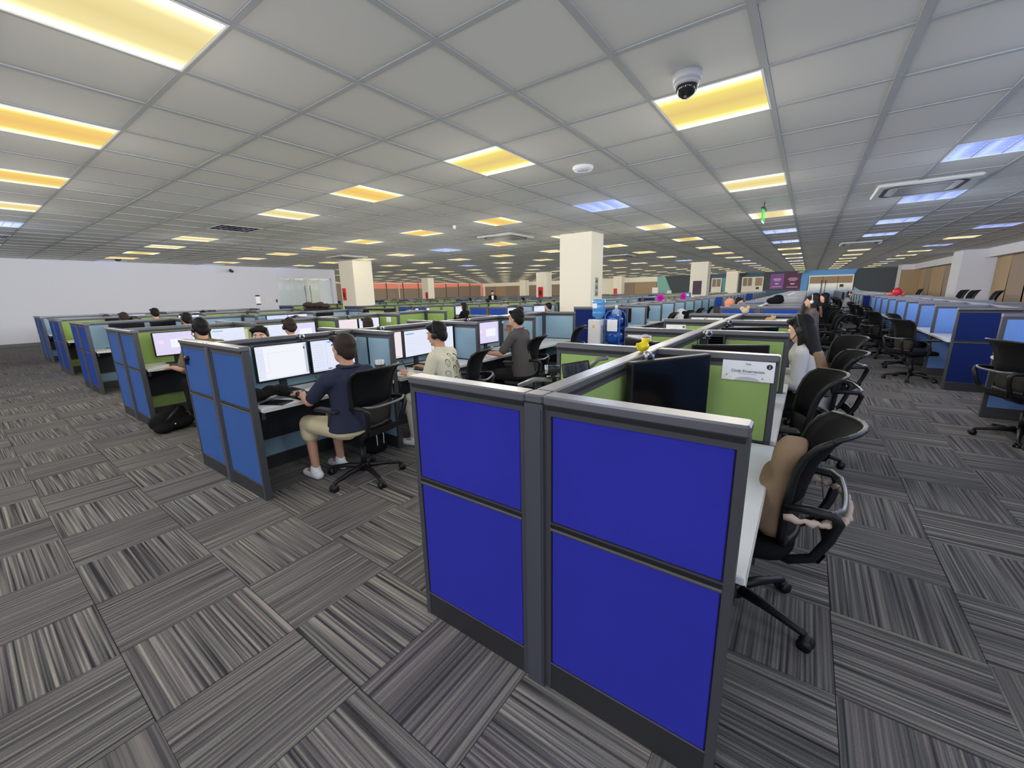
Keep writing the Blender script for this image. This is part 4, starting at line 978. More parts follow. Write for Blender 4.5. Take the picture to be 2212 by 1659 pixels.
NAVY = fabric('navy_polo', rgb(52, 56, 74), .05); CREAM = fabric('cream_shorts', rgb(222, 208, 170), .05); IVORY = fabric('ivory_top', rgb(230, 222, 196), .04)
GREYT = fabric('grey_tee', rgb(92, 88, 86), .05); DKP = fabric('dark_trousers', rgb(44, 42, 42), .05); OLIVE = fabric('olive_tee', rgb(116, 104, 80), .05)
LGREY = fabric('light_cardigan', rgb(214, 212, 214), .04); TAUPE = fabric('taupe_jacket', rgb(126, 112, 112), .05); PALEG = fabric('pale_grey_top', rgb(160, 160, 164), .05); PEACH = fabric('peach_hoodie', rgb(236, 152, 124), .05); BLKC = fabric('black_cloth', rgb(26, 26, 28), .05); WHT = fabric('white_cloth', rgb(236, 236, 238), .03)
M_WS = mat('white_leather', rgb(240, 240, 242), .4)
def ex_navy(t, H, R, elb, hands, sh, neck, head):
    k = 0; d = (hands[k]-elb[k]).normalized(); c = hands[k].lerp(elb[k], .20)
    MB().cyl(c-d*.012, c+d*.012, .0335, n=16).build('watch_band', mat('watch_steel', rgb(190, 186, 176), .25, .9), t)
    n = Vector((-1, 0, .5)).normalized(); MB().cyl(c+n*.028, c+n*.040, .020, n=16).build('watch_face', mat('watch_dial', rgb(40, 40, 44), .2), t)
    MB().tube([tuple(neck+Vector((math.cos(a)*.082, math.sin(a)*.078-.004, .012))) for a in [2*PI*i/18 for i in range(19)]], .011, 8).build('collar', NAVY, t)
person('man in navy polo and cream shorts, white sneakers, working a mouse', (-2.17, .62), 183, NAVY, CREAM, HAIR_B, lean=-.03, hz=1.135, hl=(-.16, .42, .775), hr=(.20, .42, .775), legs='short', shoe=M_WS, turn=6, extras=ex_navy, elbow=((-.5, -.2, -.8), (.35, -.35, -.8)))
def ex_print(t, H, R, elb, hands, sh, neck, head):
    headset(M_BLK)(t, H, R, elb, hands, sh, neck, head)
    rr = random.Random(4)
    # line-drawn doodles printed across the back of the top (plain invented ovals), laid on the cloth
    from mathutils.bvhtree import BVHTree
    sm_ = [c for c in t.children if c.name.startswith('shirt')][0].data
    bv = BVHTree.FromPolygons([v.co for v in sm_.vertices], [tuple(p.vertices) for p in sm_.polygons])
    def on(x, z):
        h_ = bv.ray_cast(Vector((x, -1, z)), Vector((0, 1, 0)))[0]
        return (x, (h_.y if h_ else -.1)-.0015, z)
    for q, (x, z, r) in enumerate(((-.02, .945, .027), (.095, .93, .026), (-.10, .895, .028), (.045, .865, .028), (-.03, .825, .030), (.115, .83, .024), (-.12, .79, .026), (.05, .765, .032), (-.05, .72, .03))):
        d = MB().tube([on(x+r*.8*math.cos(a), z+r*math.sin(a)) for a in [2*PI*k/18 for k in range(19)]], .0016, 5)
        d.tube([on(x+r*.85*math.cos(a), z+r*1.05*math.sin(a)+.003*rr.uniform(-1, 1)) for a in [PI*.1+PI*.8*k/8 for k in range(9)]], .0042 if q % 3 == 1 else .0024, 5)
        for e_ in (-.35, .35): d.tube([on(x+e_*r-.004, z+.004), on(x+e_*r+.004, z+.002)], .0015, 4)
        d.tube([on(x-.008, z-.4*r), on(x+.008, z-.42*r)], .0015, 4)
        d.tube([on(x-.018, z-1.45*r), on(x+.02, z-1.35*r)], .0022, 4)
        d.build('printed_doodle', M_INK, t)
person('man with headset in ivory long-sleeve top with line doodles on the back', (-2.08, 1.70), 196, IVORY, fabric('pale_trousers', rgb(206, 200, 188), .05), HAIR, lean=.11, hz=1.15, hl=(-.18, .40, .79), hr=(.16, .42, .79), sleeve='long', turn=8, nod=-12, extras=ex_print, shoe=M_WS)
def ex_lanyard(t, H, R, elb, hands, sh, neck, head):
    MB().tube([tuple(neck+Vector((math.cos(a)*.080, math.sin(a)*.074-.002, .012+.02*math.sin(a)*-1))) for a in [PI*.9+PI*1.2*i/14 for i in range(15)]], .0055, 6).build('lanyard', mat('lanyard_blue', rgb(110, 96, 170), .6), t)
person('man in dark grey tee resting his chin on his hand at a lilac monitor', (-2.18, 3.10), 188, GREYT, DKP, HAIR, lean=.05, hz=1.215, hl=(-.16, .44, .785), hr=(.02, .20, 1.08), turn=-4, extras=ex_lanyard, elbow=((-.5, -.2, -.8), (.4, .5, -.8)))
person('man in olive tee with headset, back turned, behind the nearest blue end panel', (ix(2)+1.08, .68), 184, OLIVE, DKP, HAIR, lean=.05, hz=1.185, hl=(-.30, .30, .74), hr=(.17, .44, .775), extras=headset(M_BLK, mic=-1))
person('person with black hair, only forehead and eyes showing above the pale blue panel', (ix(1)-1.0, .80), 0, BLKC, DKP, HAIR, SKIN2, lean=.10, hz=1.125, turn=-34)
person('short-haired person with headset seen from behind between two lit monitors', (ix(2)+1.0, 1.80), 181, BLKC, DKP, HAIR_B, lean=.09, hz=1.12, extras=headset(M_BLK, mic=0))
person('person with long dark hair seen from behind at the third green desk', (ix(2)+.98, 3.12), 181, BLKC, DKP, HAIR_B, lean=.08, hz=1.06, hairstyle='bob')
person('woman in white cardigan with long ombre hair and headset on the aisle side', (.86, 3.22), 172, LGREY, DKP, HAIR, SKIN2, lean=.13, hz=1.17, sleeve='long', hairstyle='long', nod=-18, hl=(-.2, .36, .76), hr=(.12, .40, .78), extras=headset(M_BLK2, mic=-1))
person('woman in taupe and black jacket, arms folded, in profile on the aisle side', (.86, 9.2), 182, TAUPE, DKP, HAIR_B, SKIN2, lean=.05, hz=1.24, sleeve='long', hairstyle='bob', hl=(.10, .22, .86), hr=(-.10, .24, .84), turn=4, extras=headset(WHT, mic=0))
person('woman in black with dark hair behind the woman in the taupe jacket', (.92, 11.1), 182, BLKC, DKP, HAIR, SKIN2, lean=.04, hz=1.26, sleeve='long', hairstyle='long', detail=False)
person('person in black jacket beside the black-clad woman on the aisle', (1.12, 12.3), 186, BLKC, DKP, HAIR, SKIN2, lean=.02, hz=1.25, sleeve='long', hairstyle='bob', detail=False)
person('person in pale grey top with white headphones at the pale dividers', (2.02, 21.0), 5, PALEG, PALEG, HAIR_B, SKIN2, lean=.06, hz=1.19, sleeve='long', hairstyle='bob', detail=False, hl=(-.1, .38, .95), extras=headset(WHT, mic=0))
person('man in dark suit over white shirt standing among the far rows', (-14.1, 17.6), -50, BLKC, BLKC, HAIR, SKIN2, lean=.0, hz=1.58, sleeve='long', stand=True, hl=(-.2, .1, .8), hr=(.2, .1, .8), detail=False, extras=lambda t, H, R, e, h, s, n, hd: MB().plate([(-.05, .115, 1.2), (.05, .115, 1.2), (.07, .105, 1.42), (-.07, .105, 1.42)], (0, .02, 0), 1).build('shirt_front', WHT, t))
person('person in peach hoodie leaning beyond the royal blue end panels', (-.98, 10.4), 10, PEACH, DKP, PEACH, SKIN2, lean=.10, hz=1.16, sleeve='long', hairstyle='hood', detail=False)
person('woman with dark tied hair leaning forward beyond the royal blue end panels', (-1.0, 12.0), -10, WHT, DKP, HAIR, SKIN2, lean=.14, hz=1.16, sleeve='long', detail=False)
person('person in dark clothes and headset at a bright screen left of the royal blue panels', (ix(3)+1.0, 9.05), 190, BLKC, DKP, HAIR, SKIN2, lean=.08, hz=1.14, sleeve='long', detail=False, hairstyle='bob')
# further heads that show over the partitions
for lab, x, y, hz, hc in (('dark-capped head over the second pale blue row near the plain white wall', ix(3)+1.05, 1.45, 1.19, HAIR), ('dark head showing highest against the plain white wall', ix(4)+1.1, 1.75, 1.25, HAIR), ('grey-capped low head against the plain white wall', ix(4)+1.1, 1.2, 1.18, HAIR_B),
                          ('dark head near the end of the row at the plain white wall', ix(5)+1.0, 3.7, 1.08, HAIR), ('head in front of the video call monitor', ix(3)+1.0, 3.45, 1.03, HAIR_B), ('dark head low behind the grey tee man', -5.3, 7.7, 1.06, HAIR), ('dark head just left of the nearest column', -5.35, 9.25, 1.12, HAIR),
                          ('dark head second left of the nearest column', -5.35, 10.5, 1.15, HAIR_B), ('small dark head in the middle rows below the far blinds', -14.7, 16.4, 1.20, HAIR), ('small dark head in the middle rows nearer the striped poster column', -11.5, 14.0, 1.16, HAIR), ('small dark head in front of the standing man', -11.5, 17.0, 1.18, HAIR)):
    person(lab, (x, y), 180, BLKC, DKP, hc, lean=.05, hz=hz, detail=False)
# ================================================================== SMALL THINGS
M_YEL = mat('duck_yellow', rgb(250, 226, 30), .35); M_ORG = mat('duck_orange', rgb(236, 130, 40), .4); M_LIL = mat('lilac_cap', rgb(206, 186, 214), .5)
t = thing('rubber_duck', 'yellow rubber duck with a lilac cap standing on the aluminium rail', 'toy', (0, 1.10, HP), math.radians(-20))
db = MB().ell((0, 0, .028), (.030, .042, .028), 16, 10).ell((0, .022, .066), (.023, .023, .024), 14, 9).cap((0, -.032, .034), .016, (0, -.05, .048), .007, 8)
for s in (-1, 1): db.ell((s*.026, -.004, .032), (.010, .026, .015), 10, 7)
link('body', remesh(db, .0035, 'duck_body', M_YEL, 3), t)
MB().ell((0, .048, .062), (.010, .014, .005), 10, 6).build('beak', M_ORG, t)
for s in (-1, 1): MB().ell((s*.0125, .040, .074), (.0035, .003, .004), 8, 5).build('eye', M_INK, t)
MB().ell((0, .018, .084), (.023, .024, .012), 12, 7).build('cap', M_LIL, t)
M_SILV = mat('webcam_silver', rgb(176, 180, 188), .25, .6); M_LENS = mat('webcam_lens', rgb(40, 52, 66), .1)
def webcam(x, y, z, face, label, cable=None, silver=True):
    t = thing('webcam', label, 'webcam', (x, y, z), math.radians(face))
    MB().cyl((-.035, 0, .035), (.030, 0, .035), .021, n=16).build('body', M_BLK, t)
    MB().cyl((.026, 0, .035), (.040, 0, .035), .023, n=16).build('rim', M_SILV if silver else M_BLK2, t); MB().cyl((.0395, 0, .035), (.0415, 0, .035), .013, n=12).build('lens', M_LENS, t)
    MB().box(-.012, .012, -.012, .012, -.0, .018).rbox(-.035, .03, -.018, .018, -.006, .0, .002).box(-.035, -.030, -.014, .014, -.05, -.004).build('clip', M_BLK, t)
    if cable: MB().tube(cable, .0028, 6).build('cable', M_BLK, t)
    return t
webcam(.10, .88, 1.178, -62, 'silver and black webcam clipped beside the yellow duck, cable hanging', [(-.03, -.01, .03), (-.06, -.05, -.05), (-.07, -.10, -.18), (-.05, -.16, -.32), (-.05, -.2, -.44)])
webcam(.16, 2.03, 1.19, -60, 'black webcam with white rim beside the keyboard hung on green', [(-.03, 0, .03), (-.07, -.04, .0), (-.09, -.03, -.08)])
webcam(.12, 3.3, 1.185, -60, 'pale webcam on the tilted black monitor'); webcam(-.29, .60, 1.12, 215, 'silver-rimmed webcam lying on an arm left of the nearest aluminium rail')
webcam(X1+.02, .66, 1.165, 0, 'black webcam on the navy polo man\'s document monitor'); webcam(X1, 1.52, 1.168, 0, 'black webcam on the pinkish monitor'); webcam(X1+.02, 2.86, 1.17, 0, 'black webcam beside the divider at the grey tee man\'s desk')
webcam(X2+.02, 1.95, 1.15, 0, 'small bluish webcam over the short-haired person\'s monitors', silver=False); webcam(X2, 3.1, 1.15, 0, 'small webcam over the monitor with the grey sidebar'); webcam(X1, .98, 1.165, 0, 'small black webcam nub behind the navy polo man\'s hair', silver=False)
# monitor arm bars on the far flank of the nearest island
for (p, q_, lab) in (((-.50, .60, 1.045), (-.30, .60, 1.10), 'thin grey monitor arm bar reaching to the silver-rimmed webcam'), ((-.23, .9, 1.12), (-.13, .92, 1.18), 'short grey monitor arm rising over the nearest rail')):
    tag(MB().tube([p, ((p[0]+q_[0])/2, (p[1]+q_[1])/2, (p[2]+q_[2])/2+.02), q_], .013, 6).build('bracket_bar', M_SILVER), lab, 'bracket')
def keyboard(loc, rot, label, parent_kind='keyboard', keys=True, wd=.43, dp=.14):
    t = thing('keyboard', label, 'keyboard', loc, 0); t.rotation_euler = rot
    MB().rbox(-wd/2, wd/2, -dp/2, dp/2, 0, .016, .004).build('case', M_BLK, t)
    kb = MB(); rows, cols = 5, 15
    for r in range(rows):
        for c in range(cols):
            x = -wd/2+.012+(wd-.024)*(c+.5)/cols; y = -dp/2+.012+(dp-.024)*(r+.5)/rows
            kb.rbox(x-.0108, x+.0108, y-.0098, y+.0098, .016, .022, .002)
    o = kb.build('keys', mat('key_grey', rgb(78, 82, 96), .5), t); o['kind'] = 'stuff'
    return t
keyboard((-2.66, .86, .728), (0, 0, PI/2), 'black keyboard in front of the navy polo man')
keyboard((-2.68, 2.0, .728), (0, 0, PI/2), 'black keyboard in front of the man in the printed top')
keyboard((-2.66, 3.35, .728), (0, 0, PI/2), 'black keyboard in front of the man in the grey tee')
t = keyboard((.145, 2.525, 1.105), (PI/2, -.02, 0), 'dark keyboard hung upright on the green divider, keys showing', wd=.14, dp=.12)
keyboard((-.26, .80, 1.125), (PI/2-.15, -.18, .35), 'black keyboard stood on edge left of the nearest aluminium rail', wd=.15, dp=.08)
keyboard((ix(2)+.62, .62, .728), (0, 0, PI/2), 'black keyboard below the pop-up window monitor')
def mouse(x, y, label):
    t = thing('mouse', label, 'mouse', (x, y, .728), PI/2); MB().ell((0, 0, .014), (.030, .052, .020), 14, 8).build('shell', M_BLK, t); MB().cyl((-.004, .022, .033), (.004, .022, .033), .008, n=10).build('wheel', M_BLK2, t)
mouse(-2.625, .46, 'black mouse under the navy polo man\'s hand'); mouse(-2.70, 2.86, 'black mouse under the grey tee man\'s hand')
tag(MB().rbox(-.14, .14, -.10, .10, 0, .004, .0015).build('mouse_pad', M_BLK2, None, (-2.65, .50, .7285)), 'black mouse pad under the navy polo man\'s mouse', 'mouse pad')
# jacket, tablet, pen cup, papers
jm = MB(); rj = random.Random(9)
for k in range(16): jm.ell((rj.uniform(-.10, .10), rj.uniform(-.14, .14), .03+rj.uniform(0, .06)), (rj.uniform(.05, .09), rj.uniform(.05, .10), rj.uniform(.025, .05)), 10, 7)
t = thing('jacket', 'crumpled black jacket on the desk below the white document monitor', 'jacket', (-2.78, .26, .728)); link('cloth', remesh(jm, .012, 'cloth', BLKC, 2), t)
tag(MB().rbox(-.10, .10, -.07, .07, 0, .009, .003).build('tablet', mat('tablet_glass', rgb(20, 20, 22), .2), None, (-2.60, .26, .7285), .5), 'black tablet at the desk edge below the jacket', 'tablet')
t = thing('pen_cup', 'black cup full of white-capped markers against the pale blue divider', 'pen cup', (-2.52, 1.19, .728)); t.scale = (1.25, 1.25, 1.6)
MB().rings([[(r*math.cos(a), r*math.sin(a), z) for a in [2*PI*k/20 for k in range(20)]] for r, z in ((.036, 0), (.040, .11), (.037, .11), (.034, .01))]).build('cup', M_BLK, t)
for k in range(10):
    a = 2*PI*k/10; MB().cyl((.020*math.cos(a), .020*math.sin(a), .012), (.027*math.cos(a), .027*math.sin(a), .135), .007, n=8).build('marker', M_WHITE, t)
tag(MB().rbox(-.11, .11, -.15, .15, 0, .02, .002).build('paper_stack', M_PAPER, None, (-2.62, 1.55, .728), .1), 'low stack of white paper beside the printed-top man\'s elbow', 'paper stack')
for q, (x, y, L_) in enumerate(((-2.80, .70, .30), (-2.84, 1.70, .34))):
    tag(MB().tube([(0, 0, .12), (.02, .04, .03), (.06, .02, .006), (.10, -.08, .006), (.08, -L_, .006)], .004, 6).build('cable', M_BLK, None, (x, y, .728)), 'black monitor cable looping on the %s man\'s desk' % ('navy polo', 'printed-top')[q], 'cable')
tm_ = MB(); rj = random.Random(2)
for k in range(7): tm_.tube([(rj.uniform(-.1, .1), rj.uniform(-.2, .2), rj.uniform(.006, .05)) for _ in range(5)], .006, 6)
t = tag(tm_.build('cable_tangle', mat('cable_grey', rgb(96, 110, 118), .6), None, (ix(3)+.42, .55, .73)), 'tangle of grey cables on the desk under the two dark monitors', 'cables')
# backpack under the desk
bm_ = MB().ell((0, 0, .12), (.15, .22, .12), 14, 9).ell((.05, .05, .08), (.14, .18, .08), 12, 8).ell((.08, -.12, .06), (.10, .10, .06), 12, 8).ell((-.05, .1, .2), (.10, .12, .08), 12, 8)
t = thing('backpack', 'slumped black backpack on the carpet under the green desk end', 'backpack', (-5.42, .22, 0), .3)
link('bag', remesh(bm_, .014, 'bag', BLKC, 3), t); MB().tube([(.12, -.10, .14), (.17, -.06, .22), (.12, .04, .26), (.05, .10, .27)], .014, 8, flat=.4).build('strap', M_BLK2, t); MB().ell((.165, -.04, .10), (.008, .008, .008), 8, 6).build('badge', M_WHITE, t)
t = thing('backpack', 'black bag with pale drawstrings on the carpet beside the pale blue divider', 'bag', (-2.66, 1.13, 0)); link('bag', remesh(MB().ell((0, 0, .17), (.10, .13, .17), 12, 9).ell((.02, 0, .08), (.12, .14, .08), 12, 8), .014, 'bag', BLKC, 3), t)
for s in (-1, 1): MB().tube([(.10, s*.03, .30), (.12, s*.04, .2), (.115, s*.035, .06)], .005, 6).build('drawstring', M_WHITE, t)
tag(MB().box(-.01, .01, -.02, .02, 0, .06).cyl((0, 0, .06), (.04, 0, .06), .02, n=10).build('coat_hook', M_BLK, None, (ix(1)-.52, iy(1)-.03, .98)), 'small black hook holder on the upper left of the blue end panel', 'hook')
# desk name plates and number tags
def nameplate(x, y, z, wd, hg, label, lines=None, badge=True, full=False):
    t = thing('name_plate', label, 'name plate', (x, y, z))
    MB().box(-wd/2, wd/2, -.002, 0, -hg/2, hg/2).build('card', M_PAPER, t)
    arc = [(wd*.24*math.cos(a), -.0026, -hg/2+hg*.20*math.sin(a)) for a in [PI*k/14 for k in range(15)]]
    MB().poly([(p[0], p[1], p[2]) for p in arc]).build('arc_print', M_GREYP, t)
    if badge:
        MB().poly([(wd*.40+.0135*math.cos(a), -.0026, hg*.26+.0135*math.sin(a)) for a in [2*PI*k/20 for k in range(20)]]).build('badge', M_INK, t)
        text('2', .018, (wd*.40, -.0030, hg*.255), (PI/2, 0, 0), t, M_PAPER)
    if full:
        text('TOA', .0125, (0, -.003, hg*.33), (PI/2, 0, 0), t, M_INK); text('Cindy Encarnacion', .0205, (0, -.003, -hg*.02), (PI/2, 0, 0), t, M_INK)
        MB().box(-wd*.17, wd*.17, -.0030, -.0022, -hg*.17, -hg*.14).build('small_print', M_GREYP, t)
        st = MB()
        for (sx, sz, r) in ((-.40, -.25, .006), (.29, -.34, .006), (-.46, -.36, .003), (.42, -.34, .003), (-.34, -.36, .003)): st.poly([(sx*wd-r, -.0026, sz*hg), (sx*wd-r*.2, -.0026, sz*hg-r*.2), (sx*wd, -.0026, sz*hg-r), (sx*wd+r*.2, -.0026, sz*hg-r*.2), (sx*wd+r, -.0026, sz*hg), (sx*wd+r*.2, -.0026, sz*hg+r*.2), (sx*wd, -.0026, sz*hg+r), (sx*wd-r*.2, -.0026, sz*hg+r*.2)])
        st.build('sparkle_print', M_INK, t)
    else:
        MB().box(-wd*.28, wd*.28, -.0030, -.0022, -.004, .003).box(-wd*.05, wd*.05, -.003, -.0022, hg*.30, hg*.36).box(-wd*.1, wd*.1, -.003, -.0022, -hg*.16, -hg*.13).build('faint_print', M_GREYP, t)
    return t
fy = lambda k: k*CW-T2-.001
nameplate(.505, fy(1)-.002, 1.111, .240, .106, 'white name plate with printed name and 2 badge on nearest right green divider', full=True)
nameplate(-.50, fy(2), 1.085, .22, .10, 'white name plate on the second left-flank green divider, in front of the water dispenser'); nameplate(-.50, fy(3), 1.085, .22, .10, 'white name plate on the third left-flank green divider')
nameplate(-.51, fy(4), 1.09, .20, .10, 'white name plate on the last left-flank green divider, outer of two'); nameplate(-.30, fy(4), 1.09, .20, .10, 'white name plate on the last left-flank green divider, inner of two', badge=False)
nameplate(.22, fy(3), 1.085, .24, .10, 'white name plate partly behind the tilted black monitor'); nameplate(.47, fy(4), 1.09, .26, .10, 'white name plate on the last divider beside the woman in the white cardigan')
for k, y in ((2, 0), (3, 0), (4, 0)):
    t = thing('number_tag', 'small white desk number tag at the spine on the %s right green divider' % ORD[k-1], 'tag', (.075, fy(k), 1.10)); MB().box(-.026, .026, -.002, 0, -.022, .022).build('card', M_PAPER, t); (text('A4', .016, (0, -.003, 0), (PI/2, 0, 0), t, M_INK) if k == 2 else MB().box(-.010, .010, -.003, -.002, -.005, .005).build('print', M_GREYP, t))
for k in (1, 2, 3):
    t = tag(MB().box(-.018, .018, -.002, 0, -.016, .016).build('number_tag', M_PAPER, None, (ix(1)+.07, iy(1)+k*CW-T2-.002, 1.10)), 'tiny white number tag on the %s pale blue divider' % ORD[k-1], 'tag')
t = tag(MB().box(-.06, .06, -.002, 0, -.12, .12).build('note', mat('note_cream', rgb(226, 222, 190), .8), None, (ix(2)+.42, iy(2)+CW-T2-.002, .99)), 'tall handwritten cream note on the green divider by the olive tee man', 'note')
t = tag(MB().box(-.07, .07, -.002, 0, -.05, .05).build('note', M_PAPER, None, (ix(2)+.36, iy(2)+3*CW-T2-.002, 1.08)), 'white paper sign on the green divider above the long dark hair', 'note')
# soft toys and cap on the spine's end
t = thing('soft_toy', 'small cream plush with whiskers standing on the far end of the aluminium rail', 'toy', (.06, 5.12, HP)); link('plush', remesh(MB().ell((0, 0, .04), (.045, .04, .04), 12, 8).ell((-.04, 0, .07), (.03, .03, .03), 10, 7).ell((.03, .0, .085), (.02, .015, .03), 8, 6), .007, 'plush', mat('plush_cream', rgb(222, 200, 160), .9), 2), t)
t = thing('soft_toy', 'beige bear plush clinging to the last right green divider', 'toy', (.34, 5.08, 1.10)); link('plush', remesh(MB().ell((0, 0, .02), (.05, .03, .045), 12, 8).ell((.045, 0, .05), (.032, .03, .032), 10, 7).ell((.03, 0, .085), (.012, .01, .012), 8, 5).ell((.068, 0, .08), (.012, .01, .012), 8, 5), .007, 'plush', mat('plush_beige', rgb(206, 178, 130), .9), 2), t)
t = thing('monitor', 'dark monitor seen from behind at the last right green divider', 'monitor', (.20, 4.85, .90), 0); MB().rbox(-.11, .11, -.02, .02, 0, .24, .012).build('housing', M_BLK2, t); MB().rbox(-.02, .02, -.02, .02, -.17, .02, .004).rbox(-.08, .08, -.08, .08, -.172, -.16, .003).build('stand', M_BLK, t)
t = thing('bag', 'black bag with pale straps lying over the spine of the long green island', 'bag', (.16, 9.3, HP)); link('bag', remesh(MB().ell((0, 0, .06), (.17, .10, .08), 14, 8).ell((.05, 0, .12), (.10, .09, .07), 12, 7), .014, 'bag', BLKC, 2), t); MB().tube([(-.2, -.08, .02), (-.4, -.12, .01), (-.55, .0, .012)], .012, 6).build('strap', mat('strap_blue', rgb(86, 110, 170), .7), t)
# water dispensers and bottle racks
M_WATER = mat('water_bottle_blue', rgb(90, 160, 222), .12, alpha=.85, spec=.6); M_DISP = mat('dispenser_white', rgb(226, 226, 228), .35); M_RACK = mat('rack_blue', rgb(40, 100, 180), .4); M_BOT = mat('spare_bottle_blue', rgb(34, 86, 168), .15, spec=.6)
def dispenser(x, y, rz, label):
    t = thing('water_dispenser', label, 'water dispenser', (x, y, 0), rz)
    MB().rbox(-.155, .155, -.165, .165, 0, .955, .012).build('cabinet', M_DISP, t)
    MB().rbox(.155, .17, -.12, .12, .48, .84, .006).build('tap_recess', mat('recess_grey', rgb(150, 152, 160), .4), t)
    for s in (-.05, .05): MB().cyl((.16, s, .72), (.20, s, .72), .012, n=8).cyl((.19, s, .72), (.19, s, .68), .010, n=8).build('tap', M_BLK2, t)
    MB().rbox(.165, .20, -.10, .10, .47, .49, .003).build('drip_tray', M_SILVER, t)
    MB().box(-.03, .03, -.1665, -.165, .78, .84).build('sticker', mat('sticker_yellow', rgb(240, 190, 60), .6), t)
    rs = [[(r*math.cos(a), r*math.sin(a), z) for a in [2*PI*k/26 for k in range(26)]] for r, z in ((.045, .955), (.06, .98), (.135, 1.02), (.138, 1.10), (.132, 1.12), (.138, 1.14), (.138, 1.24), (.132, 1.26), (.138, 1.28), (.138, 1.34), (.12, 1.37), (.05, 1.375))]
    b_ = MB().rings(rs).build('bottle', M_WATER, t); MB().rings([[(.1395*math.cos(a), .1395*math.sin(a), z) for a in [-2.2+1.0*k/8 for k in range(9)]] for z in (1.19, 1.29)], close=False, caps=False).build('bottle_label', M_PAPER, b_)
    return t
dispenser(-2.86, 7.0, -.25, 'white water dispenser with blue bottle next to the nearest square column')
dispenser(-4.55, 22.6, 0, 'small far water dispenser with blue bottle right of the second square column')
def rack(x, y, label, lab2):
    t = thing('bottle_rack', label, 'bottle rack', (x, y, 0))
    for s in (-1, 1):
        MB().tube([(s*.16, -.17, 0), (s*.16, -.17, .95), (s*.155, -.14, 1.05), (s*.12, -.10, 1.12), (s*.12, .10, 1.12), (s*.155, .14, 1.05), (s*.16, .17, .95), (s*.16, .17, 0)], .014, 8).build('side_frame', M_RACK, t)
    for z in (.10, .44, .78): MB().tube([(-.16, -.17, z), (.16, -.17, z)], .010, 6).tube([(-.16, .17, z), (.16, .17, z)], .010, 6).tube([(-.16, 0, z-.01), (.16, 0, z-.01)], .010, 6).build('shelf_bar', M_RACK, t)
    MB().box(-.10, .12, -.190, -.186, .72, .96).build('notice', M_PAPER, t)
    for q in range(3):
        b = thing('water_bottle', '%s, %s from the floor' % (lab2, ORD[q]), 'water bottle', (x, y, .115+.34*q), 0, 'spare water bottles')
        MB().rings([[(r*math.cos(a), zz, .135+r*math.sin(a)) for a in [2*PI*k/20 for k in range(20)]] for r, zz in ((.05, -.165), (.13, -.15), (.134, -.04), (.128, -.02), (.134, 0), (.134, .12), (.06, .17), (.03, .18))]).build('bottle', M_BOT, b)
        MB().cyl((0, .18, .135), (0, .20, .135), .03, n=12).build('cap', M_WHITE, b)
rack(-2.52, 7.08, 'blue metal rack of water bottles beside the white dispenser', 'blue water bottle lying in the rack beside the near white dispenser')
rack(-4.95, 22.2, 'far blue bottle rack at the second square column', 'blue water bottle lying in the far rack')
t = thing('water_bottle', 'clear water bottle with white neck standing behind the near dispenser', 'water bottle', (-2.62, 7.38, 0)); MB().cyl((0, 0, .0), (0, 0, .93), .10, n=12).build('pedestal', M_RACK, t); MB().rings([[(r*math.cos(a), r*math.sin(a), z) for a in [2*PI*k/20 for k in range(20)]] for r, z in ((.11, .93), (.115, 1.08), (.09, 1.13), (.028, 1.16))]).build('bottle', mat('clear_bottle', rgb(150, 180, 205), .1), t); MB().cyl((0, 0, 1.16), (0, 0, 1.23), .03, n=12).build('neck_cap', M_WHITE, t)
# headsets on pale blue dividers, phone shapes
for x, y, z, lab in ((ix(1)+.42, 8.32, 1.06, 'black headset hanging on the first pale divider behind the dispenser'), (ix(1)+.50, 9.60, 1.06, 'black headset hanging on the second pale divider behind the dispenser')):
    t = thing('headset', lab, 'headset', (x, y, z)); MB().tube([(.06*math.cos(a), 0, .06*math.sin(a)) for a in [PI*k/10 for k in range(11)]], .007, 6).build('band', M_BLK, t)
    for s in (-1, 1): MB().ell((s*.06, 0, -.015), (.02, .024, .028), 10, 7).build('ear_cup', M_BLK, t)
    MB().tube([(.06, 0, -.03), (.05, -.01, -.09), (.0, -.01, -.12)], .004, 6).build('boom', M_BLK, t)
# pom-poms
M_PINK = mat('pom_pink', rgb(226, 40, 200), .7)
for x, y, lab in ((ix(1)+.28, 11.5, 'magenta tinsel pom-pom on the pale blue island, nearer one'), (ix(1)+.32, 14.1, 'magenta tinsel pom-pom by the second square column, farther one')):
    rp_ = random.Random(int(y)); pm = MB()
    for k in range(150):
        d = Vector((rp_.gauss(0, 1), rp_.gauss(0, 1), rp_.gauss(0, 1))).normalized(); r = rp_.uniform(.10, .14); s_ = d.orthogonal().normalized()*.010
        pm.add([tuple(d*.02-s_), tuple(d*.02+s_), tuple(d*r+s_*.6), tuple(d*r-s_*.6)], [(0, 1, 2, 3)])
    t = thing('pom_pom', lab, 'pom-pom', (x, y, HP+.10), 0, None); o = pm.build('tinsel', M_PINK, t); MB().cyl((0, 0, -.10), (0, 0, 0), .012, n=8).build('handle', M_PINK, t)
t = thing('balloons', 'red balloon bunch on the partition tops far down the aisle', 'balloon', (2.95, 16.2, HP)); MB().ell((0, 0, .13), (.11, .11, .13), 14, 9).build('balloon', mat('balloon_red', rgb(216, 44, 56), .3), t); MB().ell((.14, .1, .07), (.09, .09, .07), 12, 8).build('balloon', mat('balloon_coral', rgb(226, 110, 84), .3), t); MB().ell((-.14, .05, .06), (.08, .08, .06), 12, 8).build('balloon', mat('balloon_coral', rgb(226, 110, 84), .3), t)
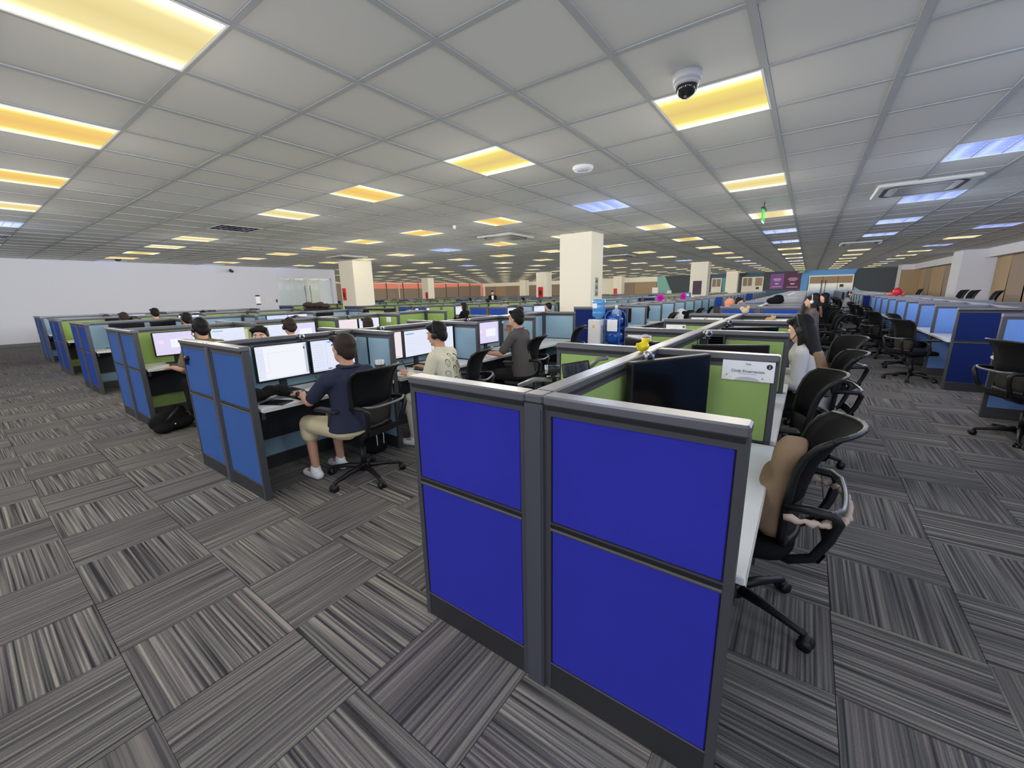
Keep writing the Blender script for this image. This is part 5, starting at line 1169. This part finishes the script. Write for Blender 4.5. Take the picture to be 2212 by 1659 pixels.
# white bin at the aisle's end
t = thing('waste_bin', 'white bin with flat lid at the far end of the aisle', 'bin', (2.1, 29.5, 0)); MB().rbox(-.22, .22, -.18, .18, 0, .62, .01).build('body', M_WHITE, t); MB().rbox(-.26, .26, -.21, .21, .66, .72, .01).box(-.2, .2, -.16, .16, .62, .66, 0).build('lid', M_WHITE, t)
# black cabinets with bags before the big left column
t = thing('cabinet', 'low black cabinet in front of the column with the red alarm box', 'cabinet', (-13.9, 7.1, 0)); MB().rbox(-.9, .9, -.25, .25, 0, 1.16, .01).build('carcass', M_BLK, t)
for k in range(3): d = MB().rbox(-.88+k*.6, -.30+k*.6, -.27, -.25, .05, 1.12, .004).build('door', M_BLK2, t); MB().box(-.36+k*.6, -.345+k*.6, -.29, -.27, .5, .65).build('handle', M_SILVER, d)
for q, (dx, r) in enumerate(((-.55, .20), (-.15, .17), (.25, .20), (.65, .15))):
    t = thing('bag', 'dark bag lying on the low black cabinet, %s from the glass door side' % ORD[q], 'bag', (-13.9+dx, 6.9, 1.16), 0, None); link('bag', remesh(MB().ell((0, 0, r*.5), (r, .18, r*.55), 12, 8).ell((r*.4, 0, r*.7), (r*.5, .14, r*.4), 10, 7), .02, 'bag', mat('bag_umber', rgb(58, 50, 46), .8), 2), t)
t = thing('shelf_unit', 'low dark shelf top showing beyond the green dividers right of the big left column', 'shelf', (-10.35, 6.9, 0)); MB().rbox(-.7, .7, -.2, .2, 1.10, 1.16, .01).build('top', M_BLK, t)
for s in (-1, 1): MB().box(s*.66-.02, s*.66+.02, -.18, .18, 0, 1.10).build('side_panel', M_BLK, t)
# signs and boxes on columns and walls
M_RED = mat('alarm_red', rgb(206, 30, 36), .4)
def wallbox(x, y, z, wd, hg, axis, label, m, name='alarm_box', cat='alarm box', sub=None, depth=.05):
    """axis 'y': stands proud of a face that looks towards -Y; 'x': of a face that looks towards +X"""
    t = thing(name, label, cat, (x, y, z), 0 if axis == 'y' else PI/2)
    MB().rbox(-wd/2, wd/2, -depth, 0, -hg/2, hg/2, .004 if depth > .02 else .001).build('case', m, t)
    if sub: MB().box(-wd*.22, wd*.22, -depth-.004, -depth, -hg*.25, hg*.15).build('panel', sub, t)
    return t
wallbox(-16.78, 9.95, 1.65, .22, .55, 'y', 'red fire alarm box on the big left column', M_RED, sub=M_DARK)
wallbox(-17.0, 27.6, 1.55, .45, .85, 'y', 'red fire alarm box on the far middle column', M_RED, sub=M_DARK); wallbox(-29.3, 26.6, 1.5, .3, .6, 'y', 'small red alarm box on the farthest left column', M_RED, sub=M_DARK)
wallbox(-12.9, YB-.02, 1.0, .0+.5, .9, 'y', 'small white call panel on the mint wall stripe', M_WHITE, 'call_panel', 'wall panel', M_SILVER)
wallbox(-17.0, 43.6, 1.0, .4, 1.6, 'y', 'red hose cabinet on the far column before the beige blinds', M_RED, 'hose_cabinet', 'hose cabinet')
t = thing('poster', 'tall grey picture strip on the nearest square column', 'poster', (-4.24, 9.93, 1.66), PI/2); MB().box(-.11, .11, -.006, 0, -.27, .27).build('sheet', mat('poster_grey', rgb(196, 196, 190), .6), t)
for q in range(3):
    z = .175-.175*q; MB().box(-.10, .10, -.008, -.006, z-.078, z+.078).build('picture', mat('picture_grey', rgb(140, 142, 140), .6), t); MB().ell((.0, -.008, z-.02), (.055, .003, .04), 12, 7).build('motif', mat('picture_dark', rgb(74, 76, 76), .6), t)
wallbox(-4.86, 26.1, 1.62, .5, .82, 'y', 'dark purple notice poster on the second square column', mat('poster_plum', rgb(72, 52, 70), .6), 'poster', 'poster', depth=.01)
for q in range(5): pass
for nm, x0, x1, z0, z1, c, lab in (('a', -2.68, -1.50, 1.40, 2.92, (126, 78, 146), 'lilac purple poster at the end of the long aisle'), ('b', -1.42, -.04, 1.31, 2.97, (88, 34, 74), 'dark plum poster at the end of the long aisle')):
    t = thing('poster', lab, 'poster', ((x0+x1)/2, YB-.02, (z0+z1)/2)); wd, hg = x1-x0, z1-z0
    MB().box(-wd/2, wd/2, -.012, 0, -hg/2, hg/2).build('sheet', mat('poster_'+nm, rgb(*c), .6), t)
    pr = MB(); 
    for z, f in ((.18, .5), (.11, .62), (.04, .4), (-.14, .3), (-.19, .22), (-.36, .7)): pr.box(-wd*f/2, wd*f/2, -.014, -.012, z*hg-.028, z*hg+.028)
    pr.build('print_lines', mat('poster_print', rgb(214, 186, 214), .6), t)
for y, z, wd, hg, lab, m in ((8.62, 1.47, .22, .5, 'white notice with black bars on the plain white wall', M_PAPER), (9.15, 1.46, .42, .26, 'pale grey notice left of the glass door', M_GREYP), (9.55, 1.40, .08, .16, 'black card reader left of the glass door', M_BLK)):
    t = thing('wall_sign', lab, 'sign', (XW_L, y, z), PI/2); MB().box(-wd/2, wd/2, -.012, 0, -hg/2, hg/2).build('sheet', m, t)
    if m is M_PAPER: MB().box(-wd/2, wd/2, -.014, -.012, hg*.36, hg*.5).box(-wd/2, wd/2, -.014, -.012, -hg*.5, -hg*.38).build('bar', M_INK, t)
t = thing('blind_cord_pole', 'white upright pole in front of the sunset window', 'pole', (XFAR+.4, 33.3, 0)); MB().cyl((0, 0, 0), (0, 0, 3.0), .05, n=10).build('pole', M_WHITE, t)
t = thing('storage_box', 'pale carton on the far partitions before the mint stripe', 'box', (ix(4), 43.9, 1.2)); MB().rbox(-.3, .3, -.25, .25, 0, .6, .02).build('carton', M_WHITE, t); MB().box(-.31, .31, -.26, .26, .5, .56).build('lid', M_PAPER, t)
t = thing('soft_toy', 'white panda-faced backpack on a chair at the pale dividers', 'bag', (-2.32, 11.75, .50)); link('plush', remesh(MB().ell((0, 0, .25), (.20, .16, .24), 14, 9), .02, 'plush', WHT, 2), t)
for p in ((.12, -.10, .36), (.12, .08, .18)): MB().ell(p, (.08, .05, .06), 10, 7).build('patch', BLKC, t)
